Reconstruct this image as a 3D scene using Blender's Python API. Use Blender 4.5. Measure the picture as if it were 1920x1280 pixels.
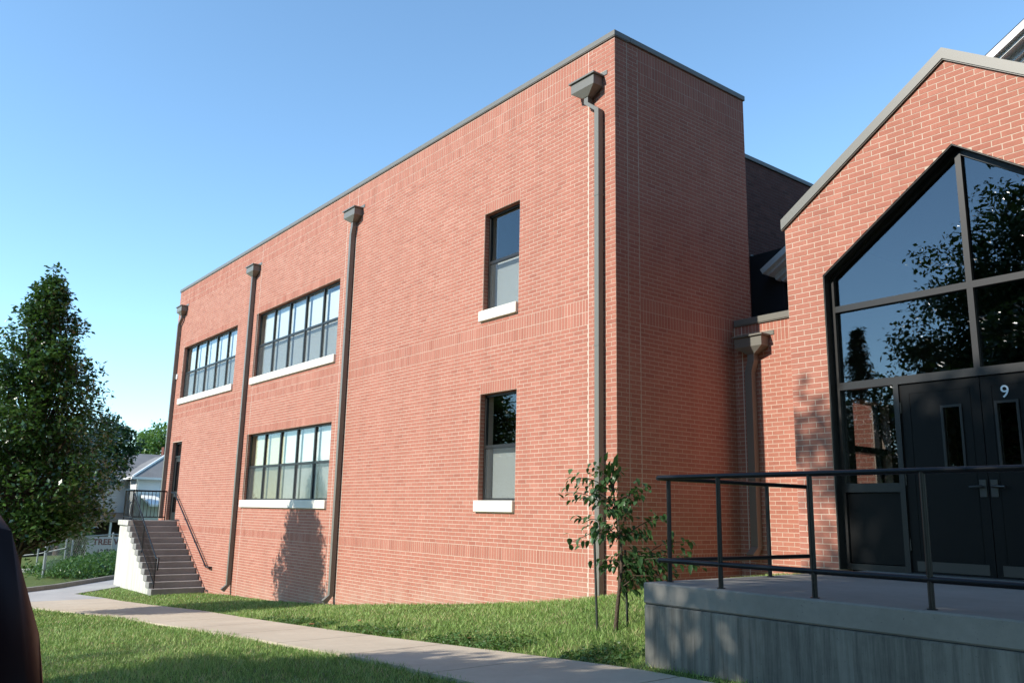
import bpy, bmesh, math, random
import numpy as np
from mathutils import Vector, Matrix

# ------------------------------------------------------------------ clear
for o in list(bpy.data.objects):
    bpy.data.objects.remove(o, do_unlink=True)
scene = bpy.context.scene
COL = scene.collection

# ------------------------------------------------------------------ camera
CAM_POS = Vector((8.463, -8.637, -0.186))
YAW, PITCH, ROLL = map(math.radians, (51.660, 11.519, 1.1185))
cam_data = bpy.data.cameras.new("camera")
cam_data.sensor_width = 36.0
cam_data.lens = 36.0 * 1571.0 / 1920.0
cam_data.clip_start = 0.05
cam_data.clip_end = 3000.0
camera = bpy.data.objects.new("camera", cam_data)
COL.objects.link(camera)
_f = Vector((-math.sin(YAW) * math.cos(PITCH), math.cos(YAW) * math.cos(PITCH), math.sin(PITCH)))
_r = Vector((math.cos(YAW), math.sin(YAW), 0))
_u = _r.cross(_f)
CAM_R = _r * math.cos(ROLL) + _u * math.sin(ROLL)
CAM_U = -_r * math.sin(ROLL) + _u * math.cos(ROLL)
CAM_F = _f
camera.matrix_world = Matrix(((CAM_R.x, CAM_U.x, -CAM_F.x, CAM_POS.x),
                              (CAM_R.y, CAM_U.y, -CAM_F.y, CAM_POS.y),
                              (CAM_R.z, CAM_U.z, -CAM_F.z, CAM_POS.z),
                              (0, 0, 0, 1)))
scene.camera = camera

# ------------------------------------------------------------------ sky and sun
SUN_EL = math.radians(33.0)
SUN_AZ = math.radians(10.5)          # the light travels towards +y, drifting to +x
world = bpy.data.worlds.new("World")
scene.world = world
world.use_nodes = True
wn = world.node_tree.nodes
wl = world.node_tree.links
wn.clear()
sky = wn.new("ShaderNodeTexSky")
sky.sky_type = 'NISHITA'
sky.sun_disc = False
sky.sun_elevation = SUN_EL
sky.sun_rotation = math.pi + SUN_AZ
sky.altitude = 700.0
sky.air_density = 0.92
sky.dust_density = 0.0
sky.ozone_density = 2.2
bg = wn.new("ShaderNodeBackground")
bg.inputs["Strength"].default_value = 0.15
wout = wn.new("ShaderNodeOutputWorld")
tint = wn.new("ShaderNodeMixRGB")
tint.blend_type = 'MULTIPLY'
tint.inputs[0].default_value = 1.0
tint.inputs[2].default_value = (0.90, 1.04, 1.0, 1)      # camera white balance of the whole sky
wl.new(sky.outputs[0], tint.inputs[1])
wl.new(tint.outputs[0], bg.inputs["Color"])
wl.new(bg.outputs[0], wout.inputs["Surface"])

sun_data = bpy.data.lights.new("sun", 'SUN')
sun_data.energy = 3.05
sun_data.angle = math.radians(0.53)
sun_data.color = (1.0, 0.94, 0.84)
sun = bpy.data.objects.new("sun", sun_data)
COL.objects.link(sun)
_sd = Vector((math.sin(SUN_AZ) * math.cos(SUN_EL), math.cos(SUN_AZ) * math.cos(SUN_EL), -math.sin(SUN_EL)))
sun.rotation_euler = _sd.to_track_quat('-Z', 'Y').to_euler()
sun.location = (-5, -30, 25)

scene.view_settings.view_transform = 'Standard'
scene.view_settings.look = 'None'
scene.view_settings.exposure = 1.08
scene.view_settings.gamma = 1.0
scene.view_settings.use_curve_mapping = False

rnd = random.Random(7)
nrs = np.random.RandomState(11)

# ------------------------------------------------------------------ helpers
def tag(o, label=None, cat=None, group=None, kind=None):
    if label: o["label"] = label
    if cat: o["category"] = cat
    if group: o["group"] = group
    if kind: o["kind"] = kind
    return o

def empty(name, loc=(0, 0, 0)):
    o = bpy.data.objects.new(name, None)
    o.location = loc
    o.empty_display_size = 0.2
    COL.objects.link(o)
    return o

def thing(name, label, cat, group=None):
    return tag(empty(name), label, cat, group)

def link_mesh(name, me, parent=None):
    o = bpy.data.objects.new(name, me)
    COL.objects.link(o)
    if parent is not None:
        o.parent = parent
    return o

def np_mesh(name, V, F, mat, smooth=False):
    """V (n,3) array, F (m,k) array with constant k"""
    V = np.asarray(V, dtype=np.float32); F = np.asarray(F, dtype=np.int32)
    me = bpy.data.meshes.new(name)
    m, k = F.shape
    me.vertices.add(len(V)); me.vertices.foreach_set("co", V.ravel())
    me.loops.add(m * k); me.loops.foreach_set("vertex_index", F.ravel())
    me.polygons.add(m)
    me.polygons.foreach_set("loop_start", np.arange(0, m * k, k, dtype=np.int32))
    me.polygons.foreach_set("loop_total", np.full(m, k, dtype=np.int32))
    me.update(calc_edges=True)
    me.polygons.foreach_set("use_smooth", np.full(m, bool(smooth)))
    me.materials.append(mat)
    return me

class MB:
    """collects simple shapes into one mesh"""
    def __init__(s):
        s.v = []; s.f = []; s.sm = []
    def add(s, verts, faces, smooth=False):
        b = len(s.v)
        s.v += [tuple(p) for p in verts]
        s.f += [tuple(i + b for i in f) for f in faces]
        s.sm += [smooth] * len(faces)
    def box(s, x0, x1, y0, y1, z0, z1):
        if x0 > x1: x0, x1 = x1, x0
        if y0 > y1: y0, y1 = y1, y0
        if z0 > z1: z0, z1 = z1, z0
        s.add([(x0, y0, z0), (x1, y0, z0), (x1, y1, z0), (x0, y1, z0),
               (x0, y0, z1), (x1, y0, z1), (x1, y1, z1), (x0, y1, z1)],
              [(0, 3, 2, 1), (4, 5, 6, 7), (0, 1, 5, 4), (1, 2, 6, 5), (2, 3, 7, 6), (3, 0, 4, 7)])
        return s
    def bbox(s, x0, x1, y0, y1, z0, z1, b=0.006):
        """box with bevelled edges"""
        bm = bmesh.new()
        bmesh.ops.create_cube(bm, size=1.0)
        for v in bm.verts:
            v.co = ((x0 + x1) / 2 + v.co.x * (x1 - x0), (y0 + y1) / 2 + v.co.y * (y1 - y0), (z0 + z1) / 2 + v.co.z * (z1 - z0))
        bmesh.ops.bevel(bm, geom=list(bm.edges), offset=b, segments=1, affect='EDGES')
        bm.verts.index_update()
        s.add([v.co[:] for v in bm.verts], [[v.index for v in f.verts] for f in bm.faces])
        bm.free()
        return s
    def prism(s, poly, a0, a1, axis='y'):
        """poly of (p,q) in the plane across axis, extruded a0..a1. axis y: (x,z); x: (y,z); z: (x,y)"""
        n = len(poly)
        def P(p, a):
            if axis == 'y': return (p[0], a, p[1])
            if axis == 'x': return (a, p[0], p[1])
            return (p[0], p[1], a)
        V = [P(p, a0) for p in poly] + [P(p, a1) for p in poly]
        F = [tuple(range(n)), tuple(range(2 * n - 1, n - 1, -1))]
        for i in range(n):
            j = (i + 1) % n
            F.append((i, i + n, j + n, j))
        s.add(V, F)
        return s
    def tube(s, pts, r, n=8, closed=False):
        pts = [Vector(p) for p in pts]
        rs = r if isinstance(r, (list, tuple)) else [r] * len(pts)
        rings = []
        up = Vector((0, 0, 1))
        prev = None
        for i, p in enumerate(pts):
            if i == 0: d = pts[1] - pts[0]
            elif i == len(pts) - 1: d = pts[-1] - pts[-2]
            else: d = (pts[i + 1] - pts[i]).normalized() + (pts[i] - pts[i - 1]).normalized()
            d.normalize()
            if prev is None:
                a = d.cross(up)
                if a.length < 1e-3: a = d.cross(Vector((1, 0, 0)))
            else:
                a = prev - d * prev.dot(d)
            a.normalize(); prev = a
            b = d.cross(a)
            k = 1.0
            if 0 < i < len(pts) - 1:
                c = (pts[i + 1] - pts[i]).normalized().dot((pts[i] - pts[i - 1]).normalized())
                k = min(1.6, 1.0 / max(0.4, math.sqrt(max(0.0, (1 + c) / 2))))
            rings.append([p + (a * math.cos(2 * math.pi * j / n) + b * math.sin(2 * math.pi * j / n)) * rs[i] * (k if j % 2 == 0 else k) for j in range(n)])
        V = [v for ring in rings for v in ring]
        F = []
        for i in range(len(pts) - 1):
            for j in range(n):
                F.append((i * n + j, i * n + (j + 1) % n, (i + 1) * n + (j + 1) % n, (i + 1) * n + j))
        b0 = len(s.v)
        s.add(V, F, True)
        s.add([rings[0][j] for j in range(n)], [tuple(range(n - 1, -1, -1))])
        s.add([rings[-1][j] for j in range(n)], [tuple(range(n))])
        return s
    def bar(s, p, q, w, h):
        """rectangular bar from p to q"""
        p = Vector(p); q = Vector(q); d = (q - p).normalized()
        a = d.cross(Vector((0, 0, 1)))
        if a.length < 1e-3: a = Vector((1, 0, 0))
        a.normalize(); b = a.cross(d)
        V = []
        for c in (p, q):
            for sa, sb in ((-1, -1), (1, -1), (1, 1), (-1, 1)):
                V.append(c + a * sa * w / 2 + b * sb * h / 2)
        s.add(V, [(3, 2, 1, 0), (4, 5, 6, 7), (0, 1, 5, 4), (1, 2, 6, 5), (2, 3, 7, 6), (3, 0, 4, 7)])
        return s
    def build(s, name, mat, parent=None):
        me = bpy.data.meshes.new(name)
        me.from_pydata(s.v, [], s.f)
        if any(s.sm):
            me.polygons.foreach_set("use_smooth", s.sm)
        me.materials.append(mat)
        me.update()
        bm = bmesh.new(); bm.from_mesh(me)
        bmesh.ops.recalc_face_normals(bm, faces=bm.faces)
        bm.to_mesh(me); bm.free()
        return link_mesh(name, me, parent)

# ------------------------------------------------------------------ materials
class NT:
    def __init__(s, name):
        s.m = bpy.data.materials.new(name)
        s.m.use_nodes = True
        s.t = s.m.node_tree
        s.t.nodes.clear()
        s.out = s.t.nodes.new("ShaderNodeOutputMaterial")
    def n(s, typ, **kw):
        nd = s.t.nodes.new("ShaderNode" + typ)
        for k, v in kw.items():
            if k in nd.inputs.keys() if isinstance(k, str) else False:
                nd.inputs[k].default_value = v
            else:
                setattr(nd, k, v)
        return nd
    def L(s, a, b):
        s.t.links.new(a, b)
    def setin(s, nd, key, val):
        if hasattr(val, "is_linked") or isinstance(val, bpy.types.NodeSocket):
            s.L(val, nd.inputs[key])
        else:
            nd.inputs[key].default_value = val
    def math(s, op, a, b=None, clamp=False):
        nd = s.n("Math"); nd.operation = op; nd.use_clamp = clamp
        s.setin(nd, 0, a)
        if b is not None: s.setin(nd, 1, b)
        return nd.outputs[0]
    def noise(s, scale, detail=3.0, rough=0.55, vec=None, dist=0.0):
        nd = s.n("TexNoise")
        nd.inputs["Scale"].default_value = scale
        nd.inputs["Detail"].default_value = detail
        nd.inputs["Roughness"].default_value = rough
        nd.inputs["Distortion"].default_value = dist
        if vec is not None: s.L(vec, nd.inputs["Vector"])
        return nd.outputs["Fac"]
    def ramp(s, fac, stops, interp='LINEAR'):
        nd = s.n("ValToRGB")
        cr = nd.color_ramp; cr.interpolation = interp
        while len(cr.elements) < len(stops): cr.elements.new(0.5)
        for e, (p, c) in zip(cr.elements, stops):
            e.position = p; e.color = (c[0], c[1], c[2], 1)
        s.L(fac, nd.inputs[0])
        return nd.outputs[0]
    def mix(s, fac, a, b, mode='MIX'):
        nd = s.n("MixRGB"); nd.blend_type = mode
        s.setin(nd, 0, fac)
        for i, c in ((1, a), (2, b)):
            if isinstance(c, (tuple, list)): nd.inputs[i].default_value = (c[0], c[1], c[2], 1)
            else: s.L(c, nd.inputs[i])
        return nd.outputs[0]
    def coord(s, which="Object"):
        return s.n("TexCoord").outputs[which]
    def pos(s):
        return s.n("NewGeometry").outputs["Position"]
    def island(s):
        return s.n("NewGeometry").outputs["Random Per Island"]
    def objrand(s):
        return s.n("ObjectInfo").outputs["Random"]
    def mapping(s, vec, scale):
        nd = s.n("Mapping"); nd.inputs["Scale"].default_value = scale
        s.L(vec, nd.inputs["Vector"])
        return nd.outputs[0]
    def bump(s, h, strength=0.3, dist=0.01):
        nd = s.n("Bump"); nd.inputs["Strength"].default_value = strength; nd.inputs["Distance"].default_value = dist
        s.L(h, nd.inputs["Height"])
        return nd.outputs[0]
    def pbr(s, col, rough=0.6, spec=0.4, metal=0.0, normal=None):
        p = s.n("BsdfPrincipled")
        if isinstance(col, (tuple, list)): p.inputs["Base Color"].default_value = (col[0], col[1], col[2], 1)
        else: s.L(col, p.inputs["Base Color"])
        s.setin(p, "Roughness", rough)
        s.setin(p, "Specular IOR Level", spec)
        p.inputs["Metallic"].default_value = metal
        if normal is not None: s.L(normal, p.inputs["Normal"])
        s.L(p.outputs[0], s.out.inputs["Surface"])
        return p

M = {}

def make_brick(name, dark, mid, light, pale=0.55):
    t = NT(name)
    r = t.math('FRACT', t.math('ADD', t.island(), t.objrand()))
    base = t.ramp(r, [(0.0, dark), (0.18, mid), (0.78, mid), (1.0, light)])
    pos = t.pos()
    big = t.noise(0.4, 4, 0.65, pos)
    streak = t.noise(1.0, 4, 0.65, t.mapping(pos, (2.6, 2.6, 0.16)))
    fine = t.noise(55, 4, 0.7, pos)
    c = t.mix(t.math('MULTIPLY', big, 0.30), base, tuple(x * 1.2 + 0.02 for x in mid))
    # pale lime bloom on the lowest courses
    sp = t.n("SeparateXYZ"); t.L(pos, sp.inputs[0])
    h = t.math('SUBTRACT', sp.outputs[2], t.math('ADD', t.math('MULTIPLY', sp.outputs[0], 0.083), -1.30))
    lo = t.math('MULTIPLY', t.math('SUBTRACT', 0.42, h, True), 1.6, True)
    bl = t.math('MULTIPLY', t.math('MULTIPLY', lo, t.ramp(t.noise(2.2, 4, 0.7, pos), [(0.35, (0, 0, 0)), (0.65, (1, 1, 1))])), pale)
    c = t.mix(bl, c, (0.50, 0.36, 0.28))
    v = t.math('ADD', t.math('ADD', t.math('MULTIPLY', fine, 0.40), 0.62), t.math('MULTIPLY', streak, 0.36))
    vv = t.n("HueSaturation"); vv.inputs["Saturation"].default_value = 1.0
    t.L(c, vv.inputs["Color"]); t.L(v, vv.inputs["Value"])
    t.pbr(vv.outputs[0], 0.82, 0.25, 0, t.bump(fine, 0.35, 0.004))
    return t.m

M['brick'] = make_brick("red_brick", (0.325, 0.120, 0.083), (0.378, 0.148, 0.102), (0.42, 0.178, 0.126))
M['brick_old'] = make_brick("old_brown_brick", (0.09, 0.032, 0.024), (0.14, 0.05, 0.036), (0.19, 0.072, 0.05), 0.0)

def simple(name, col, rough=0.6, spec=0.4, metal=0.0, nscale=None, namp=0.25, bump=0.0, bscale=40, dist=0.01):
    t = NT(name)
    c = col
    if nscale:
        f = t.noise(nscale, 4, 0.6, t.pos())
        c = t.mix(f, tuple(x * (1 - namp) for x in col), tuple(min(1, x * (1 + namp)) for x in col))
    nm = None
    if bump:
        nm = t.bump(t.noise(bscale, 4, 0.6, t.pos()), bump, dist)
    t.pbr(c, rough, spec, metal, nm)
    return t.m

M['mortar'] = simple("pale_mortar", (0.55, 0.435, 0.345), 0.95, 0.1, nscale=1.5, namp=0.16, bump=0.2)
M['mortar_dark'] = simple('old_dark_mortar', (0.20, 0.155, 0.13), 0.95, 0.1)
M['sealant'] = simple("white_sealant", (0.70, 0.63, 0.54), 0.7, 0.3)
M['bronze'] = simple("taupe_metal", (0.165, 0.158, 0.135), 0.42, 0.45, 0.0, nscale=1.3, namp=0.08)
M['darkframe'] = simple("dark_bronze_frame", (0.020, 0.020, 0.020), 0.40, 0.35)
M['doorpaint'] = simple("dark_door_paint", (0.006, 0.0065, 0.007), 0.5, 0.14, nscale=2, namp=0.15)
M['black'] = simple("black_pipe_paint", (0.006, 0.006, 0.008), 0.36, 0.28)
M['sill'] = simple("pale_sill_stone", (0.74, 0.71, 0.62), 0.85, 0.2, nscale=6, namp=0.07, bump=0.15)
M['blind'] = simple("cream_roller_blind", (0.60, 0.605, 0.565), 0.9, 0.1, nscale=2, namp=0.05)
M['blind_tan'] = simple('tan_roller_blind', (0.50, 0.44, 0.27), 0.9, 0.1)
M['inner'] = simple("dark_interior", (0.09, 0.085, 0.075), 0.9, 0.1)
M['roofing'] = simple("dark_roofing", (0.04, 0.042, 0.048), 0.9, 0.2)
M['white'] = simple("white_paint", (0.80, 0.80, 0.78), 0.55, 0.35, nscale=3, namp=0.04)
M['number'] = simple("pale_number_paint", (0.62, 0.70, 0.78), 0.5, 0.4)
M['chrome'] = simple("satin_metal", (0.35, 0.36, 0.37), 0.35, 0.5, 0.8)
M['galv'] = simple("galvanised_pipe", (0.30, 0.32, 0.32), 0.45, 0.5, 0.3, nscale=5, namp=0.12)
M['galv_dark'] = simple('dark_handle_metal', (0.06, 0.06, 0.06), 0.4, 0.5, 0.6)
M['bark'] = simple("grey_brown_bark", (0.085, 0.062, 0.046), 0.95, 0.15, nscale=18, namp=0.5, bump=0.9, bscale=30, dist=0.02)
M['stake'] = simple("dark_green_stake", (0.03, 0.035, 0.03), 0.6, 0.3)
M['shingle'] = None

def screen_mat():
    t = NT("insect_screen")
    d = t.n("BsdfDiffuse"); d.inputs["Color"].default_value = (0.10, 0.11, 0.115, 1)
    tr = t.n("BsdfTransparent")
    mx = t.n("MixShader"); mx.inputs[0].default_value = 0.36
    t.L(tr.outputs[0], mx.inputs[1]); t.L(d.outputs[0], mx.inputs[2])
    t.L(mx.outputs[0], t.out.inputs["Surface"])
    return t.m
M['screen'] = screen_mat()

def glass_mat(name, f0, tint):
    t = NT(name)
    lw = t.n("LayerWeight"); lw.inputs["Blend"].default_value = 0.5
    x5 = t.math('POWER', lw.outputs["Facing"], 5.0)
    fac = t.math('ADD', t.math('MULTIPLY', x5, 1.0 - f0), f0, True)
    g = t.n("BsdfGlossy"); g.inputs["Roughness"].default_value = 0.0
    g.inputs["Color"].default_value = (0.93, 0.96, 1.0, 1)
    wav = t.noise(1.4, 2, 0.5, t.pos())
    bm = t.bump(wav, 0.05, 0.02)
    t.L(bm, g.inputs["Normal"])
    tr = t.n("BsdfTransparent"); tr.inputs["Color"].default_value = (*tint, 1)
    mx = t.n("MixShader")
    t.L(fac, mx.inputs[0])
    t.L(tr.outputs[0], mx.inputs[1]); t.L(g.outputs[0], mx.inputs[2])
    t.L(mx.outputs[0], t.out.inputs["Surface"])
    return t.m
M['glass'] = glass_mat("window_glass", 0.055, (0.95, 0.97, 0.97))
M['tinted'] = glass_mat("tinted_entrance_glass", 0.105, (0.45, 0.46, 0.47))
M['carglass'] = glass_mat("tinted_car_glass", 0.04, (0.06, 0.06, 0.07))

def concrete(name, a, b, streak=0.0, rough=0.9, bump=0.3):
    t = NT(name)
    pos = t.pos()
    n1 = t.noise(0.9, 4, 0.65, pos)
    n2 = t.noise(14, 5, 0.7, pos)
    f = t.math('ADD', t.math('MULTIPLY', n1, 0.7), t.math('MULTIPLY', n2, 0.3))
    c = t.ramp(f, [(0.3, a), (0.7, b)])
    if streak > 0:
        st = t.noise(1.0, 7, 0.78, t.mapping(pos, (14, 14, 0.7)))
        s2 = t.ramp(st, [(0.42, (0, 0, 0)), (0.62, (1, 1, 1))])
        c = t.mix(t.math('MULTIPLY', s2, streak), c, tuple(x * 0.45 for x in a))
        st2 = t.noise(1.0, 3, 0.6, t.mapping(pos, (5, 5, 0.3)))
        s3 = t.ramp(st2, [(0.55, (0, 0, 0)), (0.72, (1, 1, 1))])
        c = t.mix(t.math('MULTIPLY', s3, streak * 0.8), c, tuple(min(1, x * 1.35) for x in b))
    spots = t.noise(60, 3, 0.6, pos)
    c = t.mix(t.ramp(spots, [(0.68, (0, 0, 0)), (0.74, (1, 1, 1))]), c, tuple(x * 0.6 for x in a))
    t.pbr(c, rough, 0.25, 0, t.bump(n2, bump, 0.006))
    return t.m
M['platform'] = concrete("weathered_concrete", (0.135, 0.13, 0.115), (0.25, 0.24, 0.21), 0.65)
M['platform_top'] = concrete("platform_slab_concrete", (0.185, 0.175, 0.155), (0.275, 0.26, 0.235), 0.0)
M['path'] = concrete("path_concrete", (0.40, 0.335, 0.255), (0.54, 0.465, 0.36), 0.0, bump=0.2)
M['drive'] = concrete("driveway_concrete", (0.30, 0.29, 0.28), (0.43, 0.42, 0.40), 0.0, bump=0.2)
M['stairwall'] = concrete("pale_stair_concrete", (0.50, 0.485, 0.42), (0.66, 0.64, 0.57), 0.5)
M['step'] = concrete("step_concrete", (0.185, 0.178, 0.165), (0.30, 0.29, 0.27), 0.0)
M['asphalt'] = concrete("asphalt", (0.035, 0.035, 0.036), (0.07, 0.07, 0.07), 0.0, bump=0.5)
M['kerb'] = concrete("old_kerb_concrete", (0.16, 0.145, 0.125), (0.28, 0.26, 0.23), 0.2)

def leaf_mat(name, dark, light, gloss=0.35, trans=0.25, rough=0.38):
    t = NT(name)
    r = t.math('FRACT', t.math('ADD', t.island(), t.objrand()))
    pos = t.pos()
    big = t.noise(0.9, 2, 0.5, pos)
    f = t.math('ADD', t.math('MULTIPLY', r, 0.65), t.math('MULTIPLY', big, 0.35))
    c = t.ramp(f, [(0.1, dark), (0.85, light)])
    p = t.n("BsdfPrincipled")
    t.L(c, p.inputs["Base Color"])
    p.inputs["Roughness"].default_value = rough
    p.inputs["Specular IOR Level"].default_value = gloss
    tl = t.n("BsdfTranslucent")
    tc = t.mix(0.5, c, (light[0] * 1.3, light[1] * 1.5, light[2] * 0.6))
    t.L(tc, tl.inputs["Color"])
    mx = t.n("MixShader"); mx.inputs[0].default_value = trans
    t.L(p.outputs[0], mx.inputs[1]); t.L(tl.outputs[0], mx.inputs[2])
    t.L(mx.outputs[0], t.out.inputs["Surface"])
    return t.m
M['leaf_pear'] = leaf_mat("glossy_pear_leaf", (0.022, 0.055, 0.013), (0.085, 0.165, 0.038), 0.9, 0.2, 0.25)
M['leaf_dark'] = leaf_mat("dark_tree_leaf", (0.018, 0.042, 0.016), (0.05, 0.10, 0.035), 0.35, 0.2)
M['leaf_mid'] = leaf_mat("green_tree_leaf", (0.035, 0.085, 0.02), (0.10, 0.19, 0.05), 0.3, 0.25)
M['leaf_light'] = leaf_mat("light_green_leaf", (0.06, 0.13, 0.03), (0.15, 0.25, 0.07), 0.25, 0.3)
M['leaf_sapling'] = leaf_mat("sapling_leaf", (0.024, 0.058, 0.022), (0.068, 0.135, 0.045), 0.35, 0.25)
M['needle'] = leaf_mat("evergreen_needle", (0.015, 0.035, 0.018), (0.03, 0.065, 0.03), 0.2, 0.1)
M['grass'] = leaf_mat("lawn_grass_blade", (0.105, 0.18, 0.045), (0.40, 0.50, 0.19), 0.3, 0.3, 0.5)
def grass_mat():
    t = NT("lawn_grass_blade")
    r = t.island(); pos = t.pos()
    big = t.noise(0.45, 3, 0.6, pos); mid = t.noise(2.6, 3, 0.6, pos)
    f = t.math('ADD', t.math('MULTIPLY', r, 0.55), t.math('ADD', t.math('MULTIPLY', big, 0.35), t.math('MULTIPLY', mid, 0.25)))
    c = t.ramp(f, [(0.25, (0.085, 0.175, 0.03)), (0.55, (0.22, 0.36, 0.085)), (0.9, (0.46, 0.56, 0.20))])
    dry = t.ramp(t.math('ADD', t.math('MULTIPLY', t.math('FRACT', t.math('MULTIPLY', r, 37.0)), 0.7), t.math('MULTIPLY', mid, 0.6)), [(0.93, (0, 0, 0)), (0.97, (1, 1, 1))])
    c = t.mix(dry, c, (0.52, 0.45, 0.24))
    p = t.n("BsdfPrincipled"); t.L(c, p.inputs["Base Color"]); p.inputs["Roughness"].default_value = 0.5; p.inputs["Specular IOR Level"].default_value = 0.3
    tl = t.n("BsdfTranslucent"); t.L(c, tl.inputs["Color"])
    mx = t.n("MixShader"); mx.inputs[0].default_value = 0.3
    t.L(p.outputs[0], mx.inputs[1]); t.L(tl.outputs[0], mx.inputs[2]); t.L(mx.outputs[0], t.out.inputs["Surface"])
    return t.m
M['grass'] = grass_mat()
M['fallen'] = simple("brown_fallen_leaf", (0.26, 0.115, 0.055), 0.8, 0.2)

def ground_mat():
    t = NT("lawn_soil")
    pos = t.pos()
    n1 = t.noise(0.35, 4, 0.6, pos); n2 = t.noise(9, 5, 0.7, pos)
    f = t.math('ADD', t.math('MULTIPLY', n1, 0.5), t.math('MULTIPLY', n2, 0.5))
    c = t.ramp(f, [(0.3, (0.06, 0.085, 0.025)), (0.55, (0.11, 0.14, 0.045)), (0.75, (0.17, 0.18, 0.08))])
    t.pbr(c, 0.95, 0.1, 0, t.bump(n2, 0.8, 0.03))
    return t.m
M['ground'] = ground_mat()

def siding_mat():
    return simple("white_siding", (0.66, 0.70, 0.72), 0.6, 0.3, nscale=2, namp=0.05)
M['siding'] = siding_mat()
def shingle_mat():
    t = NT("grey_shingles")
    pos = t.pos()
    n1 = t.noise(0.6, 3, 0.6, pos); n2 = t.noise(25, 3, 0.7, pos)
    c = t.ramp(t.math('ADD', t.math('MULTIPLY', n1, 0.5), t.math('MULTIPLY', n2, 0.5)), [(0.3, (0.13, 0.13, 0.135)), (0.7, (0.24, 0.235, 0.23))])
    t.pbr(c, 0.9, 0.2)
    return t.m
M['shingle'] = shingle_mat()
M['porchwood'] = simple("weathered_porch_roof", (0.26, 0.21, 0.17), 0.85, 0.2, nscale=2, namp=0.25)
M['porchshade'] = simple('shaded_porch_boards', (0.06, 0.05, 0.04), 0.8, 0.2, nscale=2, namp=0.3)  # shade under the porch put into the board colour
M['carpaint'] = simple("dark_maroon_car_paint", (0.010, 0.003, 0.004), 0.35, 0.25)
M['cardark'] = simple("dark_blue_car_paint", (0.015, 0.018, 0.028), 0.25, 0.6)
M['tyre'] = simple("tyre_rubber", (0.015, 0.015, 0.015), 0.85, 0.2)
M['taillight'] = simple("red_lamp_lens", (0.55, 0.015, 0.02), 0.2, 0.6)
M['banner'] = simple("white_banner_vinyl", (0.42, 0.46, 0.50), 0.6, 0.3)
M['bannertext'] = simple("dark_red_lettering", (0.10, 0.018, 0.022), 0.6, 0.3)
M['bannertext2'] = simple("dark_blue_lettering", (0.03, 0.035, 0.06), 0.6, 0.3)

# ------------------------------------------------------------------ terrain
def interp(x, xs, ys):
    return float(np.interp(x, xs, ys))
ZW_X = [-60, -30, -16.3, -14.4, -11.3, -8.4, -6.7, -4.0, -2.3, -1.0, 0.0, 1.0, 2.6, 4.0, 30]
ZW_Z = [-3.4, -2.75, -2.60, -2.47, -2.36, -2.17, -2.02, -1.75, -1.58, -1.43, -1.27, -1.08, -0.84, -0.80, -0.75]
ZP_X = [-60, -30, -17, -14.6, -12.3, -9.5, -6.2, -4.0, -1.1, 1.67, 3.34, 8.0, 30]
ZP_Z = [-3.4, -2.75, -2.60, -2.55, -2.45, -2.30, -2.10, -1.95, -1.75, -1.55, -1.45, -1.35, -1.2]
YU_X = [-17, -14.6, -12.3, -9.5, -6.2, -4.0, -1.1, 1.67, 3.6, 20]
YU_Y = [-2.9, -2.65, -2.48, -2.36, -2.6, -2.8, -3.03, -3.22, -3.25, -3.25]
YL_X = [-17, -14.7, -12.0, -9.4, -5.4, -2.3, -0.7, 0.8, 2.4, 4.0, 20]
YL_Y = [-5.1, -4.9, -4.5, -4.12, -4.12, -4.2, -4.32, -4.42, -4.6, -4.75, -4.9]
def smooth(t):
    t = max(0.0, min(1.0, t)); return t * t * (3 - 2 * t)
def gz(x, y):
    zw = interp(x, ZW_X, ZW_Z); zp = interp(x, ZP_X, ZP_Z)
    yu = interp(x, YU_X, YU_Y); yl = interp(x, YL_X, YL_Y)
    if y >= yu:
        t = (y - yu) / (-0.1 - yu)
        z = zp + (zw - zp) * (0.35 * smooth(t) + 0.65 * max(0, min(1, t)))
    elif y >= yl:
        z = zp
    else:
        z = zp - 0.45 * smooth((yl - y) / 4.5) * max(0.0, min(1.0, (x + 12) / 18.0))
    # low bank beyond the driveway
    if x < -20:
        d = (x + 22.9) * 0.62 + (y + 0.76) * 0.785      # signed distance from the kerb line, negative = beyond
        t = smooth((-d - 0.25) / 2.2)
        w = smooth((y + 4.2) / 4.0)
        z += 0.42 * t * w * smooth((x + 45) / 12.0)
    if y < -12:
        z += 0.0
    return z

xs = np.concatenate([np.array([-1500, -700, -300, -150, -90]), np.arange(-64, -26, 2.0), np.arange(-26, 9, 0.5), np.arange(9, 40, 3.0), np.array([60, 120, 300, 700, 1500])])
ys = np.concatenate([np.array([-1500, -600, -250, -120, -70]), np.arange(-48, -12, 3.0), np.arange(-12, -5.4, 0.4), np.arange(-5.4, -2.1, 0.1), np.arange(-2.1, 4, 0.3), np.arange(4, 30, 2.5), np.array([45, 80, 160, 400, 1500])])
V = []; 
for y in ys:
    for x in xs:
        z = gz(max(-64, min(40, x)), max(-40, min(30, y))) - 0.012
        if -17 < x < 20 and interp(x, YL_X, YL_Y) + 0.06 < y < interp(x, YU_X, YU_Y) - 0.06: z -= 0.05
        V.append((x, y, z))
nx = len(xs); F = []
for j in range(len(ys) - 1):
    for i in range(nx - 1):
        F.append((j * nx + i, j * nx + i + 1, (j + 1) * nx + i + 1, (j + 1) * nx + i))
ground = link_mesh("ground", np_mesh("ground", V, F, M['ground'], True))
tag(ground, kind="structure")

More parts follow.
